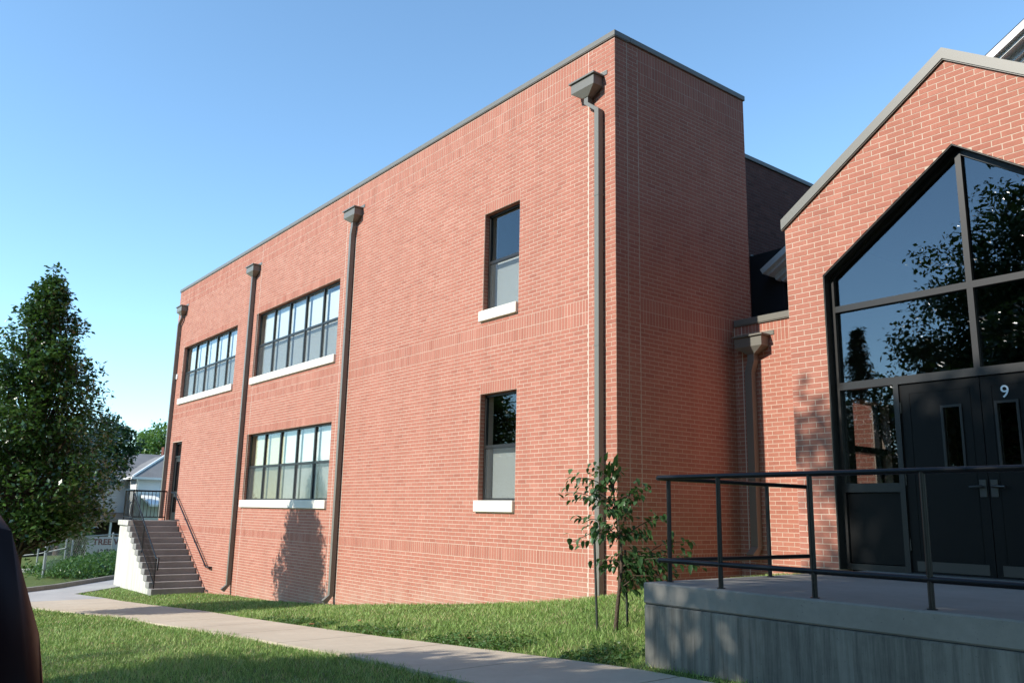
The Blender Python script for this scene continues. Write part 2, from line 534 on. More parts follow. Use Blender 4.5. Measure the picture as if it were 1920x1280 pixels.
def sheet(name, outline_fn, us, vs, mat, off, parent=None, thick=0.08):
    """strip of quads between two edges, with a skirt"""
    V = []; F = []
    for u in us:
        for v in vs:
            x, y = outline_fn(u, v)
            V.append((x, y, gz(x, y) + off))
    n = len(vs)
    for i in range(len(us) - 1):
        for j in range(n - 1):
            F.append((i * n + j, (i + 1) * n + j, (i + 1) * n + j + 1, i * n + j + 1))
    # skirt
    ring = [i * n for i in range(len(us))] + [(len(us) - 1) * n + j for j in range(1, n)] + \
           [i * n + n - 1 for i in range(len(us) - 2, -1, -1)] + [j for j in range(n - 2, 0, -1)]
    b = len(V)
    V += [(V[k][0], V[k][1], V[k][2] - thick) for k in ring]
    m = len(ring)
    for k in range(m):
        k2 = (k + 1) % m
        F.append((ring[k], b + k, b + k2, ring[k2]))
    o = link_mesh(name, np_mesh(name, V, F, mat), parent)
    return o

path = empty("path"); tag(path, kind="structure")
edges = [9.0, 7.2, 5.4, 3.9, 2.35, 0.45, -1.45, -3.3, -5.1, -6.9, -8.7, -10.5, -12.3, -14.2, -15.6]
for a, b in zip(edges[:-1], edges[1:]):
    def fn(u, v):
        y0 = interp(u, YL_X, YL_Y); y1 = interp(u, YU_X, YU_Y)
        return (u - 0.05 * v, y0 + (y1 - y0) * v)
    sheet("path_slab", fn, np.linspace(a - 0.009, b + 0.009, 5), np.linspace(0, 1, 4), M['path'], 0.02, path)

drive = empty("driveway"); tag(drive, kind="structure")
def dfn(u, v):
    A = [(-15.62, -5.0), (-18.3, -4.55), (-19.6, -3.15), (-22.9, -0.76), (-28.5, 3.4)]
    B = [(-15.67, -2.74), (-17.6, -3.1), (-18.6, -2.3), (-20.8, -0.55), (-25.5, 3.4)]
    t = u * 4; i = min(3, int(t)); f = t - i
    a = (A[i][0] + (A[i + 1][0] - A[i][0]) * f, A[i][1] + (A[i + 1][1] - A[i][1]) * f)
    b = (B[i][0] + (B[i + 1][0] - B[i][0]) * f, B[i][1] + (B[i + 1][1] - B[i][1]) * f)
    return (a[0] + (b[0] - a[0]) * v, a[1] + (b[1] - a[1]) * v)
sheet("driveway_surface", dfn, np.linspace(0, 1, 17), np.linspace(0, 1, 4), M['drive'], 0.018, drive)
kb = MB()
pts = [(-18.45, -4.5), (-19.75, -3.2), (-23.05, -0.85), (-28.6, 3.3)]
for a, b in zip(pts[:-1], pts[1:]):
    for k in range(6):
        p = [a[0] + (b[0] - a[0]) * k / 6, a[1] + (b[1] - a[1]) * k / 6]
        q = [a[0] + (b[0] - a[0]) * (k + 1) / 6, a[1] + (b[1] - a[1]) * (k + 1) / 6]
        kb.bar((p[0], p[1], gz(*p) + 0.03), (q[0], q[1], gz(*q) + 0.03), 0.14, 0.2)
kb.build("kerb", M['kerb'], drive)

street = empty("street"); tag(street, kind="structure")
def sfn(u, v): return (u, -16.0 + v * 8.2)
sheet("road_surface", sfn, np.linspace(-60, 30, 46), np.linspace(0, 1, 8), M['asphalt'], 0.02, street)
kb = MB()
for k in range(45):
    x0 = -60 + k * 2; x1 = x0 + 1.99
    kb.bar((x0, -7.7, gz(x0, -7.7) + 0.02), (x1, -7.7, gz(x1, -7.7) + 0.02), 0.16, 0.24)
kb.build("kerb", M['kerb'], street)

# ------------------------------------------------------------------ brickwork
C = 0.2032 / 3.0
BL = 0.2032
J = 0.0098

def clip_poly(poly, a, b, c):
    """keep a*u+b*z<=c"""
    out = []
    n = len(poly)
    for i in range(n):
        p = poly[i]; q = poly[(i + 1) % n]
        dp = a * p[0] + b * p[1] - c; dq = a * q[0] + b * q[1] - c
        if dp <= 0: out.append(p)
        if (dp < 0 < dq) or (dq < 0 < dp):
            t = dp / (dp - dq)
            out.append((p[0] + (q[0] - p[0]) * t, p[1] + (q[1] - p[1]) * t))
    return out

def brick_layout(u0, u1, z0, z1, holes=(), soldiers=(), joints=(), phase=0.0):
    """list of (u0,u1,z0,z1); holes are (u0,u1,z0,z1); soldiers are (u0,u1,zbottom,rows)"""
    out = []
    blocks = list(holes) + [(s[0], s[1], s[2], s[2] + s[3] * C) for s in soldiers]
    k0 = int(math.floor(z0 / C + 1e-6)); k1 = int(math.ceil(z1 / C - 1e-6))
    for k in range(k0, k1):
        a = max(z0, k * C); b = min(z1, (k + 1) * C)
        if b - a < 0.02: continue
        zm = (a + b) / 2
        ivs = [(u0, u1)]
        for (h0, h1, hz0, hz1) in blocks:
            if hz0 < zm < hz1:
                n = []
                for p, q in ivs:
                    if h1 <= p or h0 >= q: n.append((p, q)); continue
                    if h0 > p: n.append((p, h0))
                    if h1 < q: n.append((h1, q))
                ivs = n
        for jn in joints:
            n = []
            for p, q in ivs:
                if p < jn < q: n += [(p, jn - 0.004), (jn + 0.004, q)]
                else: n.append((p, q))
            ivs = n
        off = phase + (0.5 * BL if k % 2 else 0.0)
        for p, q in ivs:
            i0 = math.floor((p - off) / BL)
            u = off + i0 * BL
            while u < q:
                x0 = max(p, u); x1 = min(q, u + BL)
                if x1 - x0 > 0.025:
                    out.append((x0 + J / 2, x1 - J / 2, a + J / 2, b - J / 2))
                u += BL
    for (s0, s1, zb, rows) in soldiers:
        r = zb; top = zb + rows * C
        while r < top - 0.02:
            t = min(top, r + 3 * C)
            segs = [(s0, s1)]
            for jn in joints:
                n = []
                for p, q in segs:
                    if p < jn < q: n += [(p, jn - 0.004), (jn + 0.004, q)]
                    else: n.append((p, q))
                segs = n
            for p, q in segs:
                cnt = max(1, round((q - p) / C)); w = (q - p) / cnt
                for i in range(cnt):
                    out.append((p + i * w + J / 2, p + (i + 1) * w - J / 2, r + J / 2, t - J / 2))
            r = t
    return out

def px_len(p):
    """projected size in pixels of a 1 m length at p (photo scale), or 0 outside the frame"""
    d = Vector(p) - CAM_POS
    z = d.dot(CAM_F)
    if z <= 0.1: return 0
    x = d.dot(CAM_R) / z * 1571; y = d.dot(CAM_U) / z * 1571
    if abs(x) > 955 or abs(y) > 635: return 0
    return 1571 / z

class Brickwork:
    """collects brick polygons on wall planes; builds the 300 that show largest singly, the rest joined"""
    def __init__(s, mat, seed=1):
        s.items = []; s.mat = mat; s.r = random.Random(seed)
    def face(s, bricks, origin, U, N, fit=1.0):
        O = Vector(origin); U = Vector(U); N = Vector(N)
        for b in bricks:
            poly = b if isinstance(b[0], tuple) else [(b[0], b[2]), (b[1], b[2]), (b[1], b[3]), (b[0], b[3])]
            rect = not isinstance(b[0], tuple)
            cu = sum(p[0] for p in poly) / len(poly); cz = sum(p[1] for p in poly) / len(poly)
            P = O + U * cu + Vector((0, 0, cz))
            k = px_len(P + N * 0.0)
            view = abs((CAM_POS - P).normalized().dot(N))
            s.items.append((k * k * view * fit if rect else 0.0, poly, O, U, N, rect))
    def solid(s, mb_list):
        s.extra = mb_list
    def build(s, parent, singles=300, extra=None, min_px=0):
        items = sorted(s.items, key=lambda t: -t[0])
        cache = {}
        big = [it for it in items if it[5] and it[0] > min_px][:singles]
        rest = items[len(big):] if len(big) == singles else [it for it in items if it not in big]
        ids = set(id(b) for b in big)
        rest = [it for it in items if id(it) not in ids]
        for it in big:
            _, poly, O, U, N, rect = it
            w = round(poly[1][0] - poly[0][0], 3); h = round(poly[2][1] - poly[1][1], 3)
            key = (w, h, tuple(U))
            if key not in cache:
                V, F = s.geom([(-w / 2, -h / 2), (w / 2, -h / 2), (w / 2, h / 2), (-w / 2, h / 2)], Vector((0, 0, 0)), U, N)
                me = bpy.data.meshes.new("brick"); me.from_pydata(V, [], F); me.materials.append(s.mat)
                cache[key] = me
            o = bpy.data.objects.new("brick", cache[key]); COL.objects.link(o); o.parent = parent
            cu = (poly[0][0] + poly[1][0]) / 2; cz = (poly[0][1] + poly[2][1]) / 2
            o.location = O + U * cu + Vector((0, 0, cz)) + N * s.r.uniform(-0.0014, 0.0014)
            o.rotation_euler = (s.r.gauss(0, 0.0025), s.r.gauss(0, 0.0025), s.r.gauss(0, 0.0025))
        V = []; F = []
        for it in rest:
            _, poly, O, U, N, rect = it
            v, f = s.geom(poly, O + N * s.r.uniform(-0.0014, 0.0014), U, N)
            b = len(V); V += v; F += [tuple(i + b for i in q) for q in f]
        if extra:
            b = len(V); V += extra.v; F += [tuple(i + b for i in q) for q in extra.f]
        me = bpy.data.meshes.new("brickwork"); me.from_pydata([tuple(v) for v in V], [], F); me.materials.append(s.mat); me.update()
        o = link_mesh("brickwork", me, parent)
        o["kind"] = "stuff"
        return o
    def geom(s, poly, O, U, N):
        n = len(poly)
        e = 0.0012; d = 0.014
        cu = sum(p[0] for p in poly) / n; cz = sum(p[1] for p in poly) / n
        fr = [O + U * p[0] + Vector((0, 0, p[1])) for p in poly]
        bk = [q - N * d for q in fr]
        V = [tuple(v) for v in fr + bk]
        # orient so that the front normal is N
        a = (fr[1] - fr[0]).cross(fr[2] - fr[1])
        idx = list(range(n))
        if a.dot(N) < 0: idx = idx[::-1]
        F = [tuple(idx)]
        for i in range(n):
            p = idx[i]; q = idx[(i + 1) % n]
            F.append((q, p, p + n, q + n))
        return V, F

def wall_cells(mb, u0, u1, z0, z1, holes, place):
    """backing wall as boxes around rectangular holes; place(u0,u1,z0,z1) adds a box"""
    us = sorted(set([u0, u1] + [h[0] for h in holes] + [h[1] for h in holes]))
    us = [u for u in us if u0 <= u <= u1]
    for a, b in zip(us[:-1], us[1:]):
        m = (a + b) / 2
        cuts = sorted([(h[2], h[3]) for h in holes if h[0] < m < h[1]])
        z = z0
        for c, d in cuts:
            if c > z: place(a, b, z, c)
            z = max(z, d)
        if z < z1: place(a, b, z, z1)

# ------------------------------------------------------------------ the school block
XL = -21.4            # left end of the long front
ZT = 7.215            # top of the brickwork
D1 = 3.30             # depth of the front block
WIN = {               # openings in the long front: x0, x1, z0, z1
    'a_up': (-3.325, -2.309, 49 * C, 76 * C),
    'a_lo': (-3.325, -2.309, 0.0, 27 * C),
    'b_up': (-14.07, -9.02, 49 * C, 76 * C),
    'b_lo': (-14.07, -9.02, 0.0, 26 * C),
    'c_up': (-20.40, -15.50, 49 * C, 75 * C),
}
DOOR = (-20.62, -19.66, -0.65, 1.88)
holes = list(WIN.values()) + [DOOR]
sill_holes = [(w[0] - 0.06, w[1] + 0.0, w[2] - 3 * C, w[2]) for w in WIN.values()]
joints = [-0.59, -8.34, -8.81, -13.98]
soldiers = [(XL + 0.3, -0.59, 97 * C, (ZT - 97 * C) / C),
            (XL + 0.3, -0.59, 39 * C, 6), (XL + 0.3, -0.59, -14 * C, 3)]
for w in WIN.values():
    soldiers.append((w[0], w[1], w[3], 3))
soldiers.append((DOOR[0], DOOR[1], 28 * C, 3))
# the bands stop at openings
band = soldiers[2]
school = thing("school_building", "long two storey red brick school block with parapet and grey downspouts", "building")
bw = Brickwork(M['brick'], 3)
lay = brick_layout(XL, 0.0, -2.9, ZT, holes + sill_holes, [s for s in soldiers if s is not band] + [(DOOR[1] + 0.0, -0.59, -14 * C, 3)], joints, 0.0)
def in_ground(b):
    x = (b[0] + b[1]) / 2
    return b[3] < gz(x, -0.05) - 0.12
lay = [b for b in lay if not in_ground(b)]
bw.face(lay, (0, 0, 0), (1, 0, 0), (0, -1, 0))
# end face towards the entrance
side_sold = [(0.52, D1, 97 * C, (ZT - 97 * C) / C), (0.52, D1, 39 * C, 6), (0.52, D1, -14 * C, 3)]
lay = brick_layout(0.0, D1, -2.0, ZT, [], side_sold, [0.27, 0.52], BL / 2)
bw.face(lay, (0, 0, 0), (0, 1, 0), (1, 0, 0), fit=0.2)
# brick returns in the window and door openings
jam = MB()
RV = 0.105
for (x0, x1, z0, z1) in holes:
    k = int(math.floor(z0 / C))
    z = k * C
    while z < z1 - 0.01:
        a = max(z0, z) + J / 2; b = min(z1, z + C) - J / 2
        if b - a > 0.02:
            jam.box(x0 - 0.002, x0 + 0.004, 0.0145, RV + 0.02, a, b)
            jam.box(x1 - 0.004, x1 + 0.002, 0.0145, RV + 0.02, a, b)
        z += C
    n = round((x1 - x0) / C)
    for i in range(n):
        a = x0 + (x1 - x0) * i / n + J / 2; b = x0 + (x1 - x0) * (i + 1) / n - J / 2
        jam.box(a, b, 0.0145, RV + 0.02, z1 - 0.004, z1 + 0.002)
bw.build(school, 300, jam)

core = MB()
def pl(a, b, c, d): core.box(a, b, 0.002, 0.30, c, d)
wall_cells(core, XL + 0.004, -0.002, -3.2, ZT - 0.01, holes, pl)
core.box(-0.30, -0.002, 0.301, D1, -3.2, ZT - 0.012)
core.box(XL + 0.004, XL + 0.3, 0.301, 12.0, -3.2, ZT - 0.012)
core.build("wall", M['mortar'], school)
rw = MB()
rw.box(XL + 0.31, -0.31, D1 - 0.3, D1 - 0.002, -3.2, ZT - 0.02)
rw.build("rear_wall", M['inner'], school)
rf = MB(); rf.box(XL + 0.02, -0.02, 0.31, D1, ZT - 0.25, ZT - 0.10); rf.build("roof", M['roofing'], school)
fl = MB()
fl.box(XL + 0.31, -0.31, 0.31, D1 - 0.31, -0.75, -0.65)
fl.box(XL + 0.31, -0.31, 0.31, D1 - 0.31, 2.65, 2.75)
fl.build("floor", M['inner'], school)
for jn in joints:
    z0 = gz(jn, 0) - 0.05
    sl = MB(); sl.box(jn - 0.005, jn + 0.005, 0.0005, 0.0018, z0, ZT - 0.004); sl.build("control_joint", M['sealant'], school)
for jn in (0.27, 0.52):
    sl = MB(); sl.box(-0.0018, -0.0006, jn - 0.004, jn + 0.004, -1.4, ZT - 0.004); sl.build("control_joint", M['mortar'], school)
# coping
cp = MB()
cp.bbox(XL - 0.03, 0.03, -0.03, 0.33, ZT - 0.004, ZT + 0.09, 0.006)
cp.box(XL - 0.022, 0.022, -0.022, 0.30, ZT - 0.014, ZT - 0.0045)
cp.build("coping", M['bronze'], school)
cp = MB()
cp.bbox(-0.30, 0.0305, 0.331, D1 + 0.02, ZT - 0.004, ZT + 0.0895, 0.006)
cp.build("coping", M['bronze'], school)

# rear wing behind the front block
rear_x = -1.10; RZ = 6.92
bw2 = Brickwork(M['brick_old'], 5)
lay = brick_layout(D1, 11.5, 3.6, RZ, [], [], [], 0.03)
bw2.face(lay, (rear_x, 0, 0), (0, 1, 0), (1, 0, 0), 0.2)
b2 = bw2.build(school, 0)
rc = MB(); rc.box(rear_x - 0.3, rear_x - 0.002, D1 + 0.004, 12.0, -1.0, RZ - 0.01); rc.build("rear_wing_wall", M['mortar_dark'], school)
rc = MB(); rc.bbox(rear_x - 0.3, rear_x + 0.03, D1 + 0.004, 12.0, RZ, RZ + 0.09, 0.006); rc.build("coping", M['bronze'], school)
rc = MB(); rc.box(XL + 0.31, rear_x - 0.31, D1 + 0.004, 12.0, RZ - 0.2, RZ - 0.1); rc.box(XL + 0.31, rear_x - 0.31, 11.7, 12.0, -3, RZ - 0.21)
rc.build("rear_wing_roof", M['roofing'], school)

# windows
def make_window(parent, x0, x1, z0, z1, cols, blinds, y=RV, screens=True, sill=True, tan=0):
    fw = 0.045; d = 0.055
    zm = (z0 + z1) / 2 + 0.0
    f = MB()
    f.box(x0 + 0.005, x0 + fw, y, y + d, z0, z1 - 0.005)
    f.box(x1 - fw, x1 - 0.005, y, y + d, z0, z1 - 0.005)
    f.box(x0 + fw + 0.0005, x1 - fw - 0.0005, y, y + d, z1 - fw, z1 - 0.005)
    f.box(x0 + fw + 0.0005, x1 - fw - 0.0005, y, y + d, z0, z0 + fw)
    win = f.build("window", M['darkframe'], parent)
    cw = (x1 - x0 - 2 * fw) / cols
    for i in range(1, cols):
        xm = x0 + fw + cw * i
        g = MB(); g.box(xm - 0.03, xm + 0.03, y - 0.004, y + d - 0.002, z0 + fw + 0.0005, z1 - fw - 0.0005)
        g.build("mullion", M['darkframe'], win)
    for i in range(cols):
        a = x0 + fw + cw * i + (0.03 if i else 0); b = x0 + fw + cw * (i + 1) - (0.03 if i < cols - 1 else 0)
        g = MB(); g.box(a + 0.0005, b - 0.0005, y + 0.004, y + d - 0.006, zm - 0.03, zm + 0.03)
        g.box(a + 0.0005, b - 0.0005, y + 0.0, y + 0.0035, zm - 0.018, zm - 0.006)
        g.build("meeting_rail", M['darkframe'], win)
        p = MB(); p.box(a - 0.002, b + 0.002, y + 0.034, y + 0.038, zm + 0.028, z1 - fw + 0.002)
        p.build("pane", M['glass'], win)
        p = MB(); p.box(a - 0.002, b + 0.002, y + 0.030, y + 0.034, z0 + fw - 0.002, zm - 0.028)
        p.build("pane", M['glass'], win)
        if screens:
            p = MB(); p.add([(a - 0.002, y + 0.014, z0 + fw - 0.002), (b + 0.002, y + 0.014, z0 + fw - 0.002), (b + 0.002, y + 0.014, zm - 0.026), (a - 0.002, y + 0.014, zm - 0.026)], [(0, 1, 2, 3)])
            p.build("insect_screen", M['screen'], win)
        bl = blinds[i] if isinstance(blinds, (list, tuple)) else blinds
        if bl is not None:
            zb, zt = bl
            zz0 = z0 + (z1 - z0) * zb + 0.01; zz1 = z0 + (z1 - z0) * zt
            p = MB(); p.box(a + 0.07, b + 0.015, y + 0.125, y + 0.129, zz0, zz1)
            p.build("roller_blind", M['blind_tan'] if tan and i < tan else M['blind'], win)
    if sill:
        s = MB(); s.bbox(x0 - 0.055, x1 - 0.004, -0.055, RV + 0.001, z0 - 2.72 * C, z0 + 0.004, 0.008)
        s.build("window_sill", M['sill'], win)
    return win
make_window(school, *WIN['a_up'], 1, [(0.0, 0.52)])
make_window(school, *WIN['a_lo'], 1, [(0.0, 0.52)])
make_window(school, *WIN['b_up'], 5, [(0.05, 1.0), (0.03, 1.0), (0.06, 1.0), (0.02, 1.0), (0.04, 0.93)])
make_window(school, *WIN['b_lo'], 5, [(0.02, 0.96), (0.02, 0.96), (0.02, 1.0), (0.0, 1.0), (0.03, 1.0)], tan=2)
make_window(school, *WIN['c_up'], 5, [(0.06, 1.0), (0.05, 1.0), (0.08, 1.0), (0.04, 1.0), (0.05, 1.0)])

# side entrance door at the head of the stairs
dx0, dx1, dz0, dz1 = DOOR
f = MB()
f.box(dx0 + 0.005, dx0 + 0.05, RV, RV + 0.1, dz0, dz1 - 0.005)
f.box(dx1 - 0.05, dx1 - 0.005, RV, RV + 0.1, dz0, dz1 - 0.005)
f.box(dx0 + 0.0505, dx1 - 0.0505, RV, RV + 0.1, dz1 - 0.05, dz1 - 0.005)
f.box(dx0 + 0.0505, dx1 - 0.0505, RV, RV + 0.1, dz1 - 0.50, dz1 - 0.44)
dfrm = f.build("door_frame", M['darkframe'], school)
p = MB(); p.box(dx0 + 0.049, dx1 - 0.049, RV + 0.04, RV + 0.045, dz1 - 0.441, dz1 - 0.049); p.build("transom_pane", M['glass'], dfrm)
f = MB()
f.box(dx0 + 0.055, dx0 + 0.17, RV + 0.02, RV + 0.07, dz0 + 0.01, dz1 - 0.51)
f.box(dx1 - 0.17, dx1 - 0.055, RV + 0.02, RV + 0.07, dz0 + 0.01, dz1 - 0.51)
f.box(dx0 + 0.1705, dx1 - 0.1705, RV + 0.02, RV + 0.07, dz1 - 0.64, dz1 - 0.51)
f.box(dx0 + 0.1705, dx1 - 0.1705, RV + 0.02, RV + 0.07, dz0 + 0.75, dz0 + 0.93)
f.box(dx0 + 0.1705, dx1 - 0.1705, RV + 0.02, RV + 0.07, dz0 + 0.01, dz0 + 0.26)
dr = f.build("door", M['darkframe'], school)
for a, b in ((0.26, 0.75), (0.93, dz1 - 0.64 - dz0)):
    p = MB(); p.box(dx0 + 0.169, dx1 - 0.169, RV + 0.045, RV + 0.05, dz0 + a - 0.002, dz0 + b + 0.002); p.build("pane", M['glass'], dr)
h = MB(); h.tube([(dx1 - 0.11, RV + 0.02, dz0 + 0.98), (dx1 - 0.11, RV - 0.03, dz0 + 0.98), (dx1 - 0.11, RV - 0.03, dz0 + 1.15), (dx1 - 0.11, RV + 0.02, dz0 + 1.15)], 0.012, 6)
h.build("handle", M['chrome'], dr)
pp = MB(); pp.bbox(-20.93, -20.80, -0.03, 0.0, 4.05, 4.22, 0.006)
pp.build("wall_plate", M['white'], school)

# downspouts with conductor heads
def conductor_head(xc, zt, w=0.52, p=0.21, y0=0.0, flange=None):
    m = MB()
    # vertical box
    m.box(xc - w / 2, xc + w / 2, y0 - p, y0 - 0.002, zt - 0.19, zt - 0.028)
    # tapered bottom
    wb = 0.06
    zt2 = zt - 0.19; zb = zt - 0.31
    V = [(xc - w / 2, y0 - p, zt2), (xc + w / 2, y0 - p, zt2), (xc + w / 2, y0 - 0.003, zt2), (xc - w / 2, y0 - 0.003, zt2),
         (xc - wb, y0 - 0.135, zb), (xc + wb, y0 - 0.135, zb), (xc + wb, y0 - 0.02, zb), (xc - wb, y0 - 0.02, zb)]
    m.add(V, [(3, 2, 1, 0), (4, 5, 6, 7), (0, 1, 5, 4), (1, 2, 6, 5), (2, 3, 7, 6), (3, 0, 4, 7)])
    # rolled lip
    m.box(xc - w / 2 - 0.03, xc + w / 2 + 0.03, y0 - p - 0.03, y0 - 0.002, zt - 0.027, zt)
    # wall flange
    if flange: m.box(flange[0], flange[1], y0 - 0.012, y0 - 0.001, zt - 0.01, zt + 0.06)
    return m
def downspout(parent, xh, xs_, zt, zb, y0=0.0, flange=True, kick=True, w=0.09, d=0.10):
    hd = conductor_head(xh, zt, flange=(xh - 0.36, xh + 0.36) if flange else None, y0=y0)
    m = MB()
    yc = y0 - 0.025 - d / 2
    def seg(p, q):
        # rectangular pipe piece between (x,z) points
        m.prism([(p[0] - w / 2, p[1]), (p[0] + w / 2, p[1]), (q[0] + w / 2, q[1]), (q[0] - w / 2, q[1])], yc - d / 2, yc + d / 2, 'y')
    z1 = zt - 0.309
    if abs(xh - xs_) > 0.05:
        seg((xh, z1), (xh, z1 - 0.10)); seg((xh, z1 - 0.1005), (xs_, z1 - 0.29)); seg((xs_, z1 - 0.2905), (xs_, zb + 0.16))
    else:
        seg((xs_, z1), (xs_, zb + 0.16))
    if kick:
        m.prism([(yc - d / 2, zb + 0.1595), (yc + d / 2, zb + 0.1595), (yc - 0.10, zb - 0.02), (yc - 0.19, zb + 0.05)], xs_ - w / 2, xs_ + w / 2, 'x')
    else:
        m.box(xs_ - w / 2, xs_ + w / 2, yc - d / 2, yc + d / 2, zb, zb + 0.1595)
    sp = m.build("downspout", M['bronze'], parent)
    hd.build("conductor_head", M['bronze'], sp)
    z = zb + 1.2
    while z < zt - 1.0:
        st = MB(); st.box(xs_ - w / 2 - 0.004, xs_ + w / 2 + 0.004, yc - d / 2 - 0.004, y0 - 0.001, z, z + 0.03); st.build("strap", M['bronze'], sp)
        z += 2.35
    return sp
downspout(school, -0.52, -0.285, 6.63, gz(-0.3, -0.1) + 0.02, kick=False)
downspout(school, -8.36, -8.41, 6.63, gz(-8.4, -0.1) + 0.04)
downspout(school, -14.36, -14.37, 6.60, gz(-14.4, -0.1) + 0.10)
downspout(school, -20.72, -20.98, 6.56, -0.60, kick=False)

# ------------------------------------------------------------------ connecting wing
YC = 2.79; CT = 2.925
conn = thing("connecting_wing", "low red brick link between the tall block and the gabled entrance", "building")
bwc = Brickwork(M['brick'], 9)
lay = brick_layout(0.0, 2.53, -1.3, CT, [], [(0.02, 2.53, 38 * C, (CT - 38 * C) / C)], [0.16], 0.06)
bwc.face(lay, (0, YC, 0), (1, 0, 0), (0, -1, 0))
bwc.build(conn, 200)
m = MB(); m.box(0.003, 2.54, YC + 0.002, YC + 0.3, -1.6, CT - 0.01); m.build("wall", M['mortar'], conn)
m = MB(); m.box(0.003, 2.53, YC + 0.31, 4.9, CT - 0.2, CT - 0.06); m.build("roof", M['roofing'], conn)
m = MB(); m.bbox(0.034, 2.525, YC - 0.035, YC + 0.32, CT - 0.002, CT + 0.105, 0.006)
m.box(0.036, 2.52, YC - 0.026, YC + 0.3, CT - 0.012, CT - 0.0025)
m.build("coping", M['bronze'], conn)
m = MB(); m.box(0.153, 0.167, YC + 0.0004, YC + 0.0018, -1.2, CT - 0.004); m.build("control_joint", M['sealant'], conn)
downspout(conn, 0.42, 0.36, 2.70, -0.80, y0=YC, kick=True, w=0.13, d=0.12)

# ------------------------------------------------------------------ gabled entrance pavilion
YG = 0.50
GL, GR, GA = 2.545, 6.815, 4.68
GE, GP = 3.47, 4.925
OL, OR, OE, OA = 3.04, 6.32, 2.74, 3.905
ZPF = -0.752
SG = (GP - GE) / (GA - GL)
SO = (OA - OE) / (GA - OL)
pav = thing("entrance_pavilion", "gabled red brick entrance with tall dark pointed glazing and double doors", "building")
bwg = Brickwork(M['brick'], 12)
raw = brick_layout(GL, GR, -1.1, GP, [], [], [], GL)
polys = []
for (a, b, c, d) in raw:
    poly = [(a, c), (b, c), (b, d), (a, d)]
    full = True
    mid = (a + b) / 2
    def outer_top(u): return GE + SG * (min(u, GA) - GL) if u <= GA else GP - SG * (u - GA)
    if d > min(outer_top(a), outer_top(b)):
        poly = clip_poly(poly, -SG, 1, GE - SG * GL - 0.004); full = False
        if poly: poly = clip_poly(poly, SG, 1, GP + SG * GA - 0.004)
    if not poly or len(poly) < 3: continue
    # opening
    def op_top(u): return OE + SO * (u - OL) if u <= GA else OA - SO * (u - GA)
    inside_u = b > OL and a < OR
    if inside_u:
        if d <= OE:
            if a >= OL and b <= OR: continue
            poly = clip_poly(poly, 1, 0, OL - 0.002) if mid < GA else clip_poly(poly, -1, 0, -(OR + 0.002))
            full = False
        else:
            ua = max(OL, min(OR, a)); ub = max(OL, min(OR, b))
            hi = max(op_top(ua), op_top(ub)) if not (ua < GA < ub) else OA
            if c < hi:
                full = False
                if mid < GA:
                    q = clip_poly(poly, SO, -1, -(OE - SO * OL) - 0.002)
                    l = clip_poly(poly, 1, 0, OL - 0.002) if c < OE else []
                    if c < OE and a < OL and len(l) >= 3: polys.append(l); q = clip_poly(q, -1, 0, -OL) if len(q) >= 3 else q
                else:
                    q = clip_poly(poly, -SO, -1, -(OA + SO * GA) - 0.002)
                    l = clip_poly(poly, -1, 0, -(OR + 0.002)) if c < OE else []
                    if c < OE and b > OR and len(l) >= 3: polys.append(l); q = clip_poly(q, 1, 0, OR) if len(q) >= 3 else q
                poly = q
    if len(poly) < 3: continue
    ar = 0
    for i in range(len(poly)):
        p = poly[i]; q = poly[(i + 1) % len(poly)]
        ar += p[0] * q[1] - q[0] * p[1]
    if abs(ar) / 2 < 0.0006: continue
    polys.append((a, b, c, d) if full else [tuple(p) for p in poly])
bwg.face([tuple(p) if isinstance(p, list) else p for p in polys], (0, YG, 0), (1, 0, 0), (0, -1, 0))
# left flank of the pavilion, with a window
LWIN = (1.45, 2.36, 0.05, 1.34)
lay = brick_layout(YG, YC - 0.01, -1.1, GE, [LWIN], [], [], YG + BL / 2)
bwg.face(lay, (GL, 0, 0), (0, 1, 0), (-1, 0, 0), 0.0)
bwg.build(pav, 300)
m = MB()
W0, W1 = YG + 0.002, YG + 0.30
m.prism([(GL + 0.002, -1.4), (OL, -1.4), (OL, OE), (GL + 0.002, GE)], W0, W1)
m.prism([(GL + 0.002, GE), (OL, OE), (GA, OA), (GA, GP - 0.004)], W0, W1)
m.prism([(OR, -1.4), (GR, -1.4), (GR, GE), (OR, OE)], W0, W1)
m.prism([(GA, OA), (OR, OE), (GR, GE), (GA, GP - 0.004)], W0, W1)
def plf(a, b, c, d): m.box(GL + 0.002, GL + 0.25, a, b, c, d)
wall_cells(m, W1 + 0.001, 4.9, -1.4, GE - 0.05, [LWIN], plf)
m.box(GR - 0.25, GR, W1 + 0.001, 4.9, -1.4, GE - 0.05)
m.build("wall", M['mortar'], pav)
# dark lining of the opening, the shadow in its reveal put into the colour
m = MB()
m.box(OL - 0.001, OL + 0.012, YG + 0.012, YG + 0.13, ZPF, OE)
m.box(OR - 0.012, OR + 0.001, YG + 0.012, YG + 0.13, ZPF, OE)
m.prism([(OL, OE + 0.001), (OL + 0.012, OE - 0.01), (GA, OA - 0.014), (GA, OA + 0.001)], YG + 0.012, YG + 0.13)
m.prism([(OR, OE + 0.001), (OR - 0.012, OE - 0.01), (GA, OA - 0.014), (GA, OA + 0.001)], YG + 0.012, YG + 0.13)
m.build("reveal_shade", M['darkframe'], pav)
